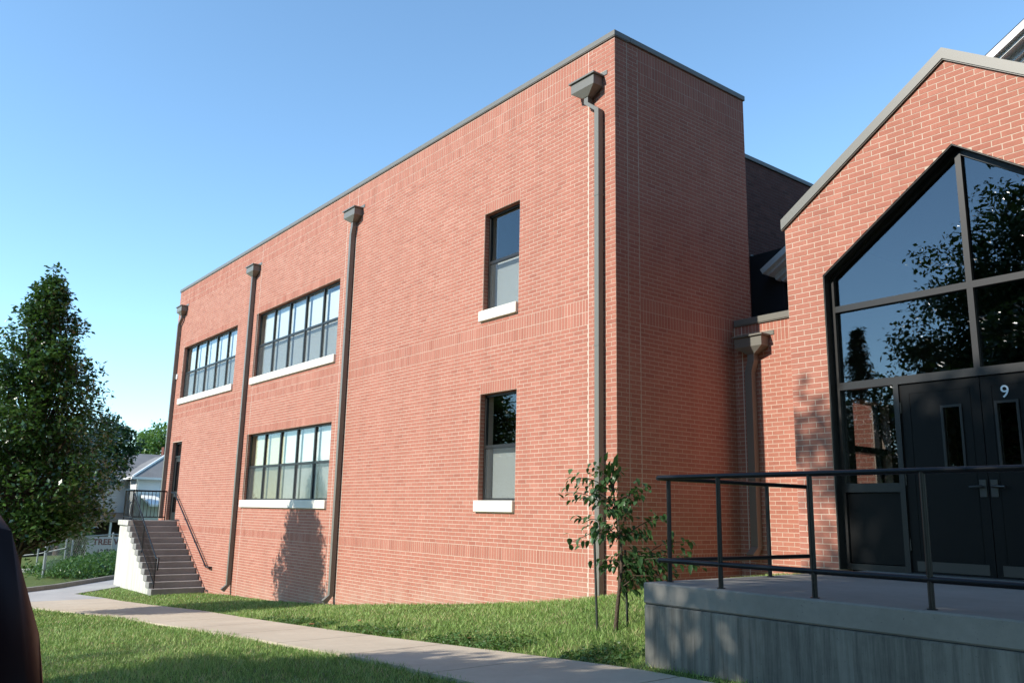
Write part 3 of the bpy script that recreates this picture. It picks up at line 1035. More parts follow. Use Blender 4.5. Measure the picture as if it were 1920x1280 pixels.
# rake coping and roof
for sgn in (-1, 1):
    xe = GL - 0.03 if sgn < 0 else GR + 0.03
    ze = GP - SG * abs(xe - GA)
    cpn = MB()
    cpn.prism([(GA, GP + 0.002), (GA, GP + 0.135), (xe, ze + 0.135), (xe, ze + 0.002)], YG - 0.04, YG + 0.34)
    cpn.prism([(GA, GP + 0.0015), (GA, GP - 0.012), (xe, ze - 0.012), (xe, ze + 0.0015)], YG - 0.028, YG - 0.002)
    cpn.build("rake_coping", M['bronze'], pav)
    r = MB()
    r.prism([(GA, GP + 0.07), (GA, GP - 0.08), (xe, ze - 0.08), (xe, ze + 0.07)], YG + 0.341, 4.9)
    r.build("roof", M['roofing'], pav)
# interior
m = MB()
m.box(GL + 0.26, GR - 0.26, 4.3, 4.45, -1.0, 3.4)
m.prism([(GL + 0.26, 3.401), (GR - 0.26, 3.401), (GA, 4.75)], 4.3, 4.45)
m.box(GL + 0.26, GR - 0.26, W1 + 0.002, 4.299, -1.0, ZPF - 0.002)
m.build("interior", M['inner'], pav)
m = MB()
m.box(GL + 0.02, GL + 0.2, LWIN[0] + 0.0, LWIN[1], 0.66, 0.74)
m.box(GL + 0.05, GL + 0.12, LWIN[0], LWIN[0] + 0.05, LWIN[2], LWIN[3])
m.box(GL + 0.05, GL + 0.12, LWIN[1] - 0.05, LWIN[1], LWIN[2], LWIN[3])
m.build("flank_window", M['darkframe'], pav)

# glazing
GY = YG + 0.13
gl = MB(); fwd = 0.055
gf = [(OL + 0.012, OL + 0.012 + 0.05)]
gl.box(OL + 0.012, OL + 0.062, GY, GY + 0.10, ZPF, OE - 0.02)
gl.box(OR - 0.062, OR - 0.012, GY, GY + 0.10, ZPF, OE - 0.02)
k = 0.062
gl.prism([(OL + 0.012, OE - 0.0195), (OL + 0.062, OE - 0.0195), (GA, OA - 0.085), (GA, OA - 0.016)], GY, GY + 0.10)
gl.prism([(OR - 0.012, OE - 0.0195), (OR - 0.062, OE - 0.0195), (GA, OA - 0.085), (GA, OA - 0.016)], GY, GY + 0.10)
frame = gl.build("glazing_frame", M['darkframe'], pav)
def fbar(x0, x1, z0, z1, name="mullion", y0=GY - 0.004, y1=GY + 0.098):
    g = MB(); g.box(x0, x1, y0, y1, z0, z1); return g.build(name, M['darkframe'], frame)
fbar(OL + 0.0625, OR - 0.0625, 2.275, 2.35, "transom_bar")
fbar(OL + 0.0625, OR - 0.0625, 1.32, 1.41, "transom_bar")
fbar(GA - 0.032, GA + 0.032, 2.3505, OA - 0.075)
fbar(GA - 0.032, GA + 0.032, 1.4105, 2.2745)
SL1 = 3.755; SR1 = 2 * GA - SL1
fbar(SL1, SL1 + 0.06, ZPF, 1.3195)
fbar(SR1 - 0.06, SR1, ZPF, 1.3195)
for a, b in ((OL + 0.0625, SL1 - 0.0005), (SR1 + 0.0005, OR - 0.0625)):
    fbar(a, b, 0.12, 0.22, "transom_bar")
    fbar(a, b, ZPF, ZPF + 0.07, "bottom_rail")
    g = MB(); g.bbox(a + 0.004, b - 0.004, GY + 0.03, GY + 0.07, ZPF + 0.071, 0.1195, 0.008); g.build("kick_panel", M['doorpaint'], frame)
    g = MB(); g.box(a - 0.004, b + 0.004, GY + 0.045, GY + 0.053, 0.219, 1.3205); g.build("pane", M['tinted'], frame)
def ppane(poly):
    g = MB(); g.prism(poly, GY + 0.045, GY + 0.053); g.build("pane", M['tinted'], frame)
def ot(u): return OE + SO * (u - OL) - 0.075 if u <= GA else OA - SO * (u - GA) - 0.075
xl, xr = OL + 0.058, GA - 0.028
ppane([(xl, 1.406), (xr, 1.406), (xr, 2.279), (xl, 2.279)])
ppane([(xl, 2.346), (xr, 2.346), (xr, ot(xr) + 0.02), (xl, ot(xl) + 0.02)])
xl2, xr2 = 2 * GA - xr, 2 * GA - xl
ppane([(xl2, 1.406), (xr2, 1.406), (xr2, 2.279), (xl2, 2.279)])
ppane([(xl2, 2.346), (xr2, 2.346), (xr2, ot(xl) + 0.02), (xl2, ot(xr) + 0.02)])
# double doors
def text_mesh(name, body, size, depth, mat, parent, mw, align='CENTER', bold=0.0):
    cu = bpy.data.curves.new(name, 'FONT')
    cu.body = body; cu.size = size; cu.extrude = depth; cu.align_x = align; cu.align_y = 'CENTER'; cu.resolution_u = 4; cu.offset = bold
    tmp = bpy.data.objects.new(name, cu); COL.objects.link(tmp)
    dg = bpy.context.evaluated_depsgraph_get(); dg.update()
    me = bpy.data.meshes.new_from_object(tmp.evaluated_get(dg))
    bpy.data.objects.remove(tmp, do_unlink=True)
    me.materials.clear(); me.materials.append(mat)
    me.transform(mw)
    return link_mesh(name, me, parent)
def door_leaf(x0, x1, lx0, lx1, hx, hdir):
    z0, z1 = ZPF + 0.012, 1.312
    y0, y1 = GY + 0.02, GY + 0.065
    lz0, lz1 = 0.38, 1.02
    g = MB()
    g.box(x0, lx0, y0, y1, z0, z1); g.box(lx1, x1, y0, y1, z0, z1)
    g.box(lx0, lx1, y0, y1, z0, lz0); g.box(lx0, lx1, y0, y1, lz1, z1)
    # raised panel edges
    for (a, b, c, d) in ((x0 + 0.1, x1 - 0.1, z0 + 0.14, z0 + 0.148), (x0 + 0.1, x1 - 0.1, 1.205, 1.213), (x0 + 0.1, x0 + 0.108, z0 + 0.15, 1.204), (x1 - 0.108, x1 - 0.1, z0 + 0.15, 1.204)):
        g.box(a, b, y0 - 0.004, y0 - 0.0002, c, d)
    d = g.build("door", M['doorpaint'], pav)
    t = MB()
    w = 0.022
    t.box(lx0 - w, lx0 + 0.004, y0 - 0.012, y0 - 0.0005, lz0 - w, lz1 + w); t.box(lx1 - 0.004, lx1 + w, y0 - 0.012, y0 - 0.0005, lz0 - w, lz1 + w)
    t.box(lx0 + 0.0045, lx1 - 0.0045, y0 - 0.012, y0 - 0.0005, lz1 - 0.004, lz1 + w); t.box(lx0 + 0.0045, lx1 - 0.0045, y0 - 0.012, y0 - 0.0005, lz0 - w, lz0 + 0.004)
    t.build("light_frame", M['darkframe'], d)
    p = MB(); p.box(lx0 - 0.002, lx1 + 0.002, y0 + 0.02, y0 + 0.026, lz0 - 0.002, lz1 + 0.002); p.build("vision_pane", M['tinted'], d)
    h = MB()
    h.bbox(hx - 0.035, hx + 0.035, y0 - 0.012, y0 - 0.0006, 0.06, 0.24, 0.004)
    h.tube([(hx, y0 - 0.01, 0.17), (hx, y0 - 0.05, 0.17), (hx + hdir * 0.12, y0 - 0.05, 0.165)], 0.011, 8)
    h.build("handle", M['galv_dark'], d)
    return d
def door_trim(d, x0, x1, hinge_x):
    y0 = GY + 0.02
    k = MB(); k.box(x0 + 0.06, x1 - 0.06, y0 - 0.003, y0 - 0.0003, ZPF + 0.03, ZPF + 0.135); k.build("kick_plate", M['galv_dark'], d)
    for z in (-0.45, 0.25, 1.05):
        h = MB(); h.tube([(hinge_x, y0 - 0.008, z - 0.06), (hinge_x, y0 - 0.008, z + 0.06)], 0.009, 8); h.build("hinge", M['galv_dark'], d)
d1 = door_leaf(SL1 + 0.064, GA - 0.004, 4.28, 4.46, GA - 0.055, -1)
d2 = door_leaf(GA + 0.004, SR1 - 0.064, 4.83, 5.02, GA + 0.055, 1)
door_trim(d1, SL1 + 0.064, GA - 0.004, SL1 + 0.066)
door_trim(d2, GA + 0.004, SR1 - 0.064, SR1 - 0.066)
th = MB(); th.bbox(SL1 + 0.062, SR1 - 0.062, GY - 0.03, GY + 0.10, ZPF - 0.001, ZPF + 0.010, 0.003); th.build("threshold", M['galv_dark'], pav)
text_mesh("door_number", "9", 0.185, 0.002, M['number'], d2, Matrix.Translation((4.92, GY + 0.0155, 1.125)) @ Matrix.Rotation(math.pi / 2, 4, 'X'))

# ------------------------------------------------------------------ old gabled building behind
old = thing("old_gabled_building", "older brown brick building with white sloping cornice rising behind the entrance", "building")
YO = 5.0
S2 = 0.594
ZR = lambda x, y: 4.41 + S2 * (x + 0.615)        # top line of the rake
x0, x1 = -0.62, 13.0
m = MB()
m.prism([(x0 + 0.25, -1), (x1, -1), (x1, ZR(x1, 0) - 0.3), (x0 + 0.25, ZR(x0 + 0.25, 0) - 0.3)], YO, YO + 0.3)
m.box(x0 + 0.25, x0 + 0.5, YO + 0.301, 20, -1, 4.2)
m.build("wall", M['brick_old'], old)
def rake(name, n0, n1, y0, y1, mat, xs0):
    c = math.sqrt(1 + S2 * S2)
    m = MB()
    nx_ = S2 / c; nz_ = 1 / c
    def P(x, n):   # offset n below the top line, measured square to the slope
        return (x + nx_ * n, ZR(x, 0) - nz_ * n)
    m.prism([P(xs0, n0), P(x1, n0), P(x1, n1), P(xs0, n1)], y0, y1)
    return m.build(name, mat, old)
rake("cornice_fascia", 0.0, 0.11, 4.5, 5.2, M['white'], x0)
rake("cornice_crown", 0.1105, 0.17, 4.58, 5.0, M['white'], x0 + 0.03)
rake("cornice_soffit", 0.1705, 0.27, 4.74, 4.999, M['white'], x0 + 0.05)
rake("cornice_bed", 0.2705, 0.33, 4.82, 4.998, M['white'], x0 + 0.10)
rake("cornice_frieze", 0.3305, 0.46, 4.90, 4.997, M['white'], x0 + 0.14)
rake("roof", -0.03, -0.002, 4.52, 20.0, M['roofing'], x0)
m = MB(); m.box(rear_x + 0.005, x0 + 0.24, 4.88, 12, 2.95, 4.86); m.build("valley_roof", M['roofing'], old)
m = MB(); m.box(rear_x + 0.002, rear_x + 0.02, 4.9, 12, 4.865, 4.90); m.build("flashing", M['galv'], old)

# ------------------------------------------------------------------ entrance platform and railing
PX0, PY0 = 3.30, -3.06
plat = thing("entrance_platform", "raised grey concrete entrance platform with streaked front and thick slab edge", "platform")
m = MB(); m.bbox(PX0, 12.0, PY0, YG + 0.14, ZPF - 0.175, ZPF, 0.012); m.build("slab", M['platform_top'], plat)
m = MB(); m.bbox(PX0 + 0.003, 12.0, PY0 + 0.004, YG, -2.0, ZPF - 0.183, 0.012); m.build("base_wall", M['platform'], plat)
m = MB(); m.box(PX0 + 0.014, 12.0, PY0 + 0.016, YG - 0.1, ZPF - 0.1825, ZPF - 0.1755); m.build("joint", M['roofing'], plat)

rail = thing("platform_railing", "black two rail pipe railing round the entrance platform edge", "railing")
ry = PY0 + 0.11; rx = PX0 + 0.10
zt, zb = 0.14, -0.565
RAD = 0.021
m = MB(); m.tube([(rx, ry, zt), (12.0, ry, zt + 0.005)], RAD, 12); m.build("top_rail", M['black'], rail)
m = MB(); m.tube([(rx, ry, zb), (12.0, ry, zb + 0.005)], RAD, 12); m.build("lower_rail", M['black'], rail)
m = MB(); m.tube([(rx, ry - 0.012, zt - 0.004), (rx, -0.62, zt - 0.004)], RAD, 12); m.build("top_rail", M['black'], rail)
m = MB(); m.tube([(rx, ry - 0.012, zb - 0.004), (rx, -0.62, zb - 0.004)], RAD, 12); m.build("lower_rail", M['black'], rail)
for (px, py) in ((rx, ry + 0.13), (rx, -1.35), (rx, -0.62), (4.045, ry), (4.885, ry), (5.73, ry), (6.57, ry), (7.4, ry), (8.25, ry)):
    m = MB(); m.tube([(px, py, ZPF - 0.01), (px, py, zt - 0.003)], RAD * 0.95, 12)
    m.tube([(px, py, ZPF - 0.002), (px, py, ZPF + 0.006)], 0.034, 14)
    m.build("post", M['black'], rail)

# ------------------------------------------------------------------ concrete stairs along the long front
st = thing("concrete_stairs", "twelve grey concrete steps with pale side wall against the brick front", "stairs")
NS = 12; RISE = 1.95 / NS; RUN = 0.277; SX = -16.35; SY = -1.42
LZ = -0.65
for i in range(NS):
    zt_ = -2.60 + RISE * (i + 1); xf = SX - RUN * i
    xb = xf - RUN - 0.06 if i < NS - 1 else -20.45
    m = MB(); m.bbox(xb, xf, SY - 0.04, -0.012, zt_ - RISE - (0.14 if i == 0 else 0.0) + 0.0015, zt_, 0.008)
    m.build("step" if i < NS - 1 else "landing", M['step'], st)
poly = [(SX - 0.02, -2.9)]
for i in range(NS):
    xf = SX - RUN * i - 0.02; z0_ = -2.60 + RISE * i - 0.003
    poly += [(xf, z0_), (xf - RUN, z0_)] if i < NS - 1 else [(xf, z0_), (-20.45, z0_)]
poly += [(-20.45, -2.9)]
m = MB(); m.prism(poly, SY, -0.014); m.build("side_wall", M['stairwall'], st)
m = MB(); m.bbox(-20.50, -19.35, SY - 0.055, SY + 0.12, LZ - 0.15, LZ + 0.004, 0.01); m.build("landing_edge", M['stairwall'], st)

sr = thing("stair_railing", "black picket railing along the outer edge of the concrete stairs", "railing")
gy = SY + 0.06; gx = -20.38; tx = -19.45
topz = LZ + 0.92
m = MB(); m.tube([(gx, -0.10, topz), (gx, gy, topz), (tx, gy, topz)], 0.022, 8); m.build("guard_rail", M['black'], sr)
m = MB(); m.tube([(gx, -0.10, LZ + 0.10), (gx, gy, LZ + 0.10), (tx, gy, LZ + 0.10)], 0.016, 8); m.build("guard_rail", M['black'], sr)
def picket(p, q, r=0.010):
    m = MB(); m.tube([p, q], r, 6); m.build("picket", M['black'], sr)
for k in range(11):
    y = -0.10 + (gy + 0.10) * k / 11
    picket((gx, y, LZ + (0.0 if k == 0 else 0.10)), (gx, y, topz), 0.018 if k == 0 else 0.010)
for k in range(0, 9):
    x = gx + (tx - gx) * k / 8
    picket((x, gy, LZ + (0.0 if k in (0, 8) else 0.10)), (x, gy, topz), 0.020 if k in (0, 8) else 0.010)
bx = SX - 0.16; bz = -2.60 + RISE
slope = (LZ - bz) / (tx - bx)
m = MB(); m.tube([(tx, gy, LZ + 0.84), (bx, gy, bz + 0.82), (bx + 0.20, gy, bz + 0.82), (bx + 0.20, gy, bz + 0.50)], 0.021, 8); m.build("stair_rail", M['black'], sr)
m = MB(); m.tube([(tx, gy, LZ + 0.12), (bx, gy, bz + 0.10)], 0.016, 8); m.build("stair_rail", M['black'], sr)
for k in range(0, 25):
    f = k / 24.0
    x = tx + (bx - tx) * f
    zc = LZ + (bz - LZ) * f
    picket((x, gy, zc + (0.10 if k not in (0, 12, 24) else 0.0)), (x, gy, zc + 0.83), 0.018 if k in (0, 12, 24) else 0.010)

wh = thing("wall_handrail", "black sloping handrail fixed to the brick wall beside the stairs", "handrail")
hy = -0.09
A = (-19.62, hy, 0.22); B = (-16.15, hy, -1.86)
m = MB(); m.tube([(-19.95, hy, 0.23), A, B, (B[0] + 0.25, hy, B[2] - 0.005), (B[0] + 0.25, -0.005, B[2] - 0.005)], 0.022, 8); m.build("rail", M['black'], wh)
for f in (0.06, 0.36, 0.66, 0.95):
    p = [A[i] + (B[i] - A[i]) * f for i in range(3)]
    m = MB(); m.tube([(p[0], hy, p[2] - 0.015), (p[0], hy, p[2] - 0.07), (p[0], -0.004, p[2] - 0.07)], 0.009, 6)
    m.build("bracket", M['black'], wh)

# ------------------------------------------------------------------ foliage
def leaf_mesh(name, P, size, mat, seed=0, droop=0.35, width=0.55, jitter=0.35, dirs=None):
    rs = np.random.RandomState(seed)
    P = np.asarray(P, dtype=np.float64); n = len(P)
    az = rs.uniform(0, 2 * np.pi, n)
    el = rs.normal(-droop, 0.45, n)
    d = np.stack([np.cos(az) * np.cos(el), np.sin(az) * np.cos(el), np.sin(el)], 1)
    if dirs is not None:
        d = d * 0.8 + dirs
        d /= np.linalg.norm(d, axis=1)[:, None] + 1e-9
    up = np.tile(np.array([0, 0, 1.0]), (n, 1)) + rs.normal(0, 0.45, (n, 3))
    s = np.cross(d, up); s /= np.linalg.norm(s, axis=1)[:, None] + 1e-9
    nn = np.cross(s, d)
    L = size * rs.uniform(1 - jitter, 1 + jitter, n)[:, None]
    W = L * width * 0.5
    mid = P + d * L * 0.45
    l = mid + s * W - nn * W * 0.25
    r = mid - s * W - nn * W * 0.25
    t = P + d * L - nn * L * 0.12
    V = np.stack([P, l, t, r], 1).reshape(-1, 3)
    i = np.arange(n)[:, None] * 4
    F = np.concatenate([i + np.array([[0, 1, 2]]), i + np.array([[0, 2, 3]])], 0)
    return np_mesh(name, V, F, mat)

def limb_pts(a, b, sag, rs, n=5):
    a = np.array(a); b = np.array(b)
    out = []
    off = rs.normal(0, 0.06, 3) * np.linalg.norm(b - a)
    for k in range(n + 1):
        t = k / n
        p = a + (b - a) * t
        p = p + off * math.sin(math.pi * t)
        p[2] += sag * math.sin(math.pi * t)
        out.append(tuple(p))
    return out

def clump_tree(name, label, base, trunk_top, trunk_r, clumps, leaves_per, leaf, lmat, seed, group=None, spread=1.0, droop=0.35, low=0.25, category="tree", limb_every=1, label_extra=None, lean=(0, 0), bark='bark', along=0.35):
    """trunk with limbs reaching to each clump; leaves scattered through the clumps and along the limbs"""
    rs = np.random.RandomState(seed)
    t = thing(name, label, category, group)
    bx_, by_, bz_ = base
    tx_, ty_ = bx_ + lean[0], by_ + lean[1]
    m = MB()
    k = 7
    tp = [(bx_ + lean[0] * (i / k) ** 1.3 + rs.normal(0, trunk_r * 0.15), by_ + lean[1] * (i / k) ** 1.3 + rs.normal(0, trunk_r * 0.15), bz_ + (trunk_top - bz_) * i / k) for i in range(k + 1)]
    tr = [trunk_r * (1.35 if i == 0 else 1.0) * (1 - 0.85 * i / k) for i in range(k + 1)]
    m.tube(tp, tr, 9)
    P = []
    for ci, (c, r) in enumerate(clumps):
        f = min(0.97, max(low, (c[2] - bz_) / (trunk_top - bz_) * 0.62))
        i = f * k; j = min(k - 1, int(i)); g = i - j
        a = [tp[j][q] + (tp[j + 1][q] - tp[j][q]) * g for q in range(3)]
        lp = limb_pts(a, c, 0.05 * r, rs)
        if ci % limb_every == 0:
            r0 = max(0.012, tr[j] * 0.35)
            m.tube(lp, [max(0.006, r0 * (1 - 0.85 * q / 5)) for q in range(6)], 5)
        n = int(leaves_per * (r ** 1.6))
        na = int(n * along)
        q = rs.normal(0, 1, (n - na, 3)); q /= np.linalg.norm(q, axis=1)[:, None]
        q *= (rs.uniform(0, 1, (n - na, 1)) ** 0.45) * r * np.array([[1, 1, 0.8]]) * spread
        P.append(np.array(c) + q)
        tt = rs.uniform(0.5, 1.0, na)
        lpa = np.array(lp)
        idx = tt * 5; lo = np.minimum(4, idx.astype(int)); fr = (idx - lo)[:, None]
        P.append(lpa[lo] * (1 - fr) + lpa[lo + 1] * fr + rs.normal(0, r * 0.38, (na, 3)))
    m.build("trunk", M[bark], t)
    P = np.concatenate(P, 0)
    cr = link_mesh("crown", leaf_mesh("crown", P, leaf, lmat, seed + 1, droop), t)
    cr["kind"] = "stuff"
    return t

# pear tree on the left lawn
def cone_clumps(base, z0, z1, r0, n, seed, rc=(0.28, 0.42), power=0.85):
    rs = np.random.RandomState(seed); out = []
    for i in range(n):
        f = rs.uniform(0, 1) ** 1.25
        z = z0 + (z1 - z0) * f
        R = r0 * (1 - f) ** power
        if f < 0.12: R *= 0.55 + 3.5 * f
        a = rs.uniform(0, 2 * math.pi); d = R * math.sqrt(rs.uniform(0.12, 1.0))
        out.append(((base[0] + d * math.cos(a), base[1] + d * math.sin(a), z), rs.uniform(*rc) * (1 - 0.45 * f)))
    return out
PB = (-11.15, -5.58, gz(-11.15, -5.58))
cl = cone_clumps(PB, -0.60, 4.50, 2.12, 330, 4, power=0.72)
cl += [((PB[0] + 0.02, PB[1], 4.68), 0.20), ((PB[0] - 0.08, PB[1] + 0.05, 4.35), 0.24), ((PB[0] + 0.1, PB[1] - 0.05, 4.2), 0.26)]
clump_tree("pear_tree", "dense dark green pyramidal tree on the lawn at the left edge", PB, 4.5, 0.10, cl, 900, 0.105, M['leaf_pear'], 21, droop=0.15, low=0.12, spread=1.15)

# tall shade tree beside the street, outside the picture, shading the entrance
def shade_clumps(seed):
    rs = np.random.RandomState(seed); out = []
    y0 = -13.5
    while len(out) < 300:
        X = rs.uniform(-2.9, 8.5); Z = rs.uniform(1.0, 10.7); y = y0 + rs.uniform(-1.6, 1.6)
        dz = 0.66 * (y0 - y); dx = 0.187 * (y - y0)
        ok = False
        top_low = float(np.interp(X, [-2.9, -2.5, -0.6, 0.4, 1.2], [1.2, 4.0, 5.0, 5.7, 6.2]))
        if Z < top_low - 0.45: ok = True
        if X > 1.45 and Z < 8.6: ok = True
        if X > 0.35 and 8.55 < Z < 10.35: ok = True
        if X > 1.9 and 5.4 < Z < 7.9 and rs.uniform() < 0.2: ok = False
        if ok: out.append(((X + dx, y, Z + dz), rs.uniform(0.5, 0.75)))
    for k in range(46):
        X = rs.uniform(0.32, 3.4); Z = rs.uniform(8.5, 10.2); y = y0 + rs.uniform(-1.0, 1.0)
        out.append(((X + 0.187 * (y - y0), y, Z + 0.66 * (y0 - y)), rs.uniform(0.42, 0.55)))
    for k in range(50):
        X = rs.uniform(-2.3, 1.6); Z = rs.uniform(1.6, float(np.interp(X, [-2.3, -0.6, 1.2, 1.6], [3.3, 4.4, 5.5, 5.6]))); y = y0 + rs.uniform(-1.0, 1.0)
        out.append(((X + 0.187 * (y - y0), y, Z + 0.66 * (y0 - y)), rs.uniform(0.5, 0.65)))
    return out
shade = clump_tree("street_tree", "tall leafy shade tree by the street, seen as dark reflection in the entrance glass", (3.6, -13.6, gz(3.6, -13.6)), 8.0, 0.28,
                   shade_clumps(5), 330, 0.20, M['leaf_dark'], 31, group="trees reflected in the glass", low=0.3)

# sapling with stakes beside the platform
sap = thing("sapling", "young sapling with broad drooping leaves between two stakes beside the platform", "tree")
SB = Vector((2.10, -2.18, gz(2.10, -2.18)))
m = MB()
trunk = [SB + Vector(v) for v in ((0, 0, -0.05), (0.015, 0.01, 0.18), (0.03, 0.03, 0.40), (0.045, 0.05, 0.62), (0.02, 0.06, 0.9), (-0.02, 0.05, 1.15), (-0.05, 0.03, 1.38), (-0.06, 0.02, 1.52))]
m.tube(trunk, [0.026, 0.022, 0.019, 0.017, 0.014, 0.011, 0.008, 0.004], 8)
rs = np.random.RandomState(77)
ends = []
def rv(s): return Vector(rs.normal(0, s, 3))
# the camera's right lies along CAM_R, so limbs spread mostly left-right in the picture and some in depth
Rr = Vector((CAM_R.x, CAM_R.y, 0)).normalized(); Ff = Vector((CAM_F.x, CAM_F.y, 0)).normalized()
limbs = [(3, 0.74, 0.10, 0.26), (3, 0.62, -0.25, 0.06), (3, 0.30, 0.35, 0.12), (4, -0.42, 0.1, 0.20), (4, 0.50, 0.0, 0.20), (4, -0.18, -0.25, 0.30),
         (5, -0.55, 0.0, 0.22), (5, 0.22, 0.2, 0.22), (5, -0.25, 0.25, 0.25), (6, -0.46, -0.1, 0.12), (6, 0.05, 0.1, 0.24), (6, -0.20, 0.0, 0.26), (4, -0.50, 0.2, -0.05),
         (3, 0.05, 0.1, -0.28), (3, -0.22, 0.1, 0.0), (5, 0.10, -0.3, 0.1), (3, 0.45, 0.15, -0.12), (7, 0.0, 0.0, 0.14), (4, 0.28, -0.1, 0.02), (4, -0.30, -0.05, 0.05), (5, -0.05, 0.05, 0.12), (3, 0.16, 0.0, 0.05), (5, 0.30, -0.1, 0.30), (4, 0.12, 0.25, 0.25), (3, 0.55, 0.0, 0.10), (2, 0.60, 0.1, 0.22), (2, 0.45, -0.1, 0.12), (2, 0.72, 0.0, 0.36), (2, 0.35, 0.1, 0.05), (3, 0.80, -0.05, 0.02)]
for (k, a, b, up_) in limbs:
    p0 = trunk[k]; tip = p0 + Rr * a + Ff * b + Vector((0, 0, up_))
    pts = []
    for q in range(6):
        t_ = q / 5
        pts.append(p0.lerp(tip, t_) + Vector((0, 0, 0.07 * math.sin(math.pi * t_))) + (rv(0.008) if 0 < q < 5 else Vector((0, 0, 0))))
    m.tube(pts, [0.007, 0.006, 0.005, 0.0045, 0.0035, 0.0025], 5)
    for t_ in np.linspace(0.10, 1.0, 34):
        i = min(4, int(t_ * 5)); p = pts[i].lerp(pts[i + 1], t_ * 5 - i)
        ends.append((p, (tip - p0).normalized()))
m.build("trunk", M['bark'], sap)
def big_leaf():
    # pointed oval leaf folded along the midrib and curving down, pointing along +x
    V = []; F = []
    prof = [(0.0, 0.0), (0.12, 0.20), (0.35, 0.30), (0.62, 0.24), (0.85, 0.11), (1.0, 0.0)]
    for x, w in prof:
        z = -0.28 * x * x
        V += [(x, -w, z - w * 0.25 * -1), (x, 0, z), (x, w, z - w * 0.25 * -1)]
    for i in range(len(prof) - 1):
        a = i * 3; b = a + 3
        F += [(a, b, b + 1, a + 1), (a + 1, b + 1, b + 2, a + 2)]
    me = bpy.data.meshes.new("leaf"); me.from_pydata(V, [], F); me.materials.append(M['leaf_sapling'])
    me.polygons.foreach_set("use_smooth", [True] * len(F)); me.update()
    return me
lm = big_leaf()
def leaf_pose(p, d):
    side = Vector((-d.y, d.x, 0)).normalized() * rs.choice([-1, 1])
    dv = (d * rs.uniform(0.1, 0.7) + side * rs.uniform(0.2, 0.9) + Vector((0, 0, rs.normal(-0.5, 0.35)))).normalized()
    s = rs.uniform(0.055, 0.10)
    return p + rv(0.045), dv.to_track_quat('X', 'Z'), Vector((s, s * rs.uniform(0.8, 1.15), s))
order = list(range(len(ends))); rs.shuffle(order)
for k in order[:300]:
    loc, q, sc = leaf_pose(*ends[k])
    o = bpy.data.objects.new("leaf", lm); COL.objects.link(o); o.parent = sap
    o.location = loc; o.rotation_mode = 'QUATERNION'; o.rotation_quaternion = q; o.scale = sc
m = MB()
lv = [v.co.copy() for v in lm.vertices]; lf = [tuple(f.vertices) for f in lm.polygons]
for k in order[300:]:
    loc, q, sc = leaf_pose(*ends[k])
    m.add([loc + q @ Vector((v.x * sc.x, v.y * sc.y, v.z * sc.z)) for v in lv], lf, True)
o = m.build("foliage", M['leaf_sapling'], sap); o["kind"] = "stuff"
for i, (sx, sy, ln, lab) in enumerate(((1.88, -2.22, 0.95, "slim dark stake left of the sapling, leaning slightly"), (2.12, -2.02, 0.75, "slim dark stake right of the sapling, nearer the platform"))):
    zb_ = gz(sx, sy)
    m = MB(); m.tube([(sx, sy, zb_ - 0.1), (sx - 0.04 + 0.02 * i, sy - 0.01, zb_ + ln)], 0.013, 8)
    o = m.build("tree_stake", M['stake']); tag(o, lab, "stake", "stakes by the sapling")

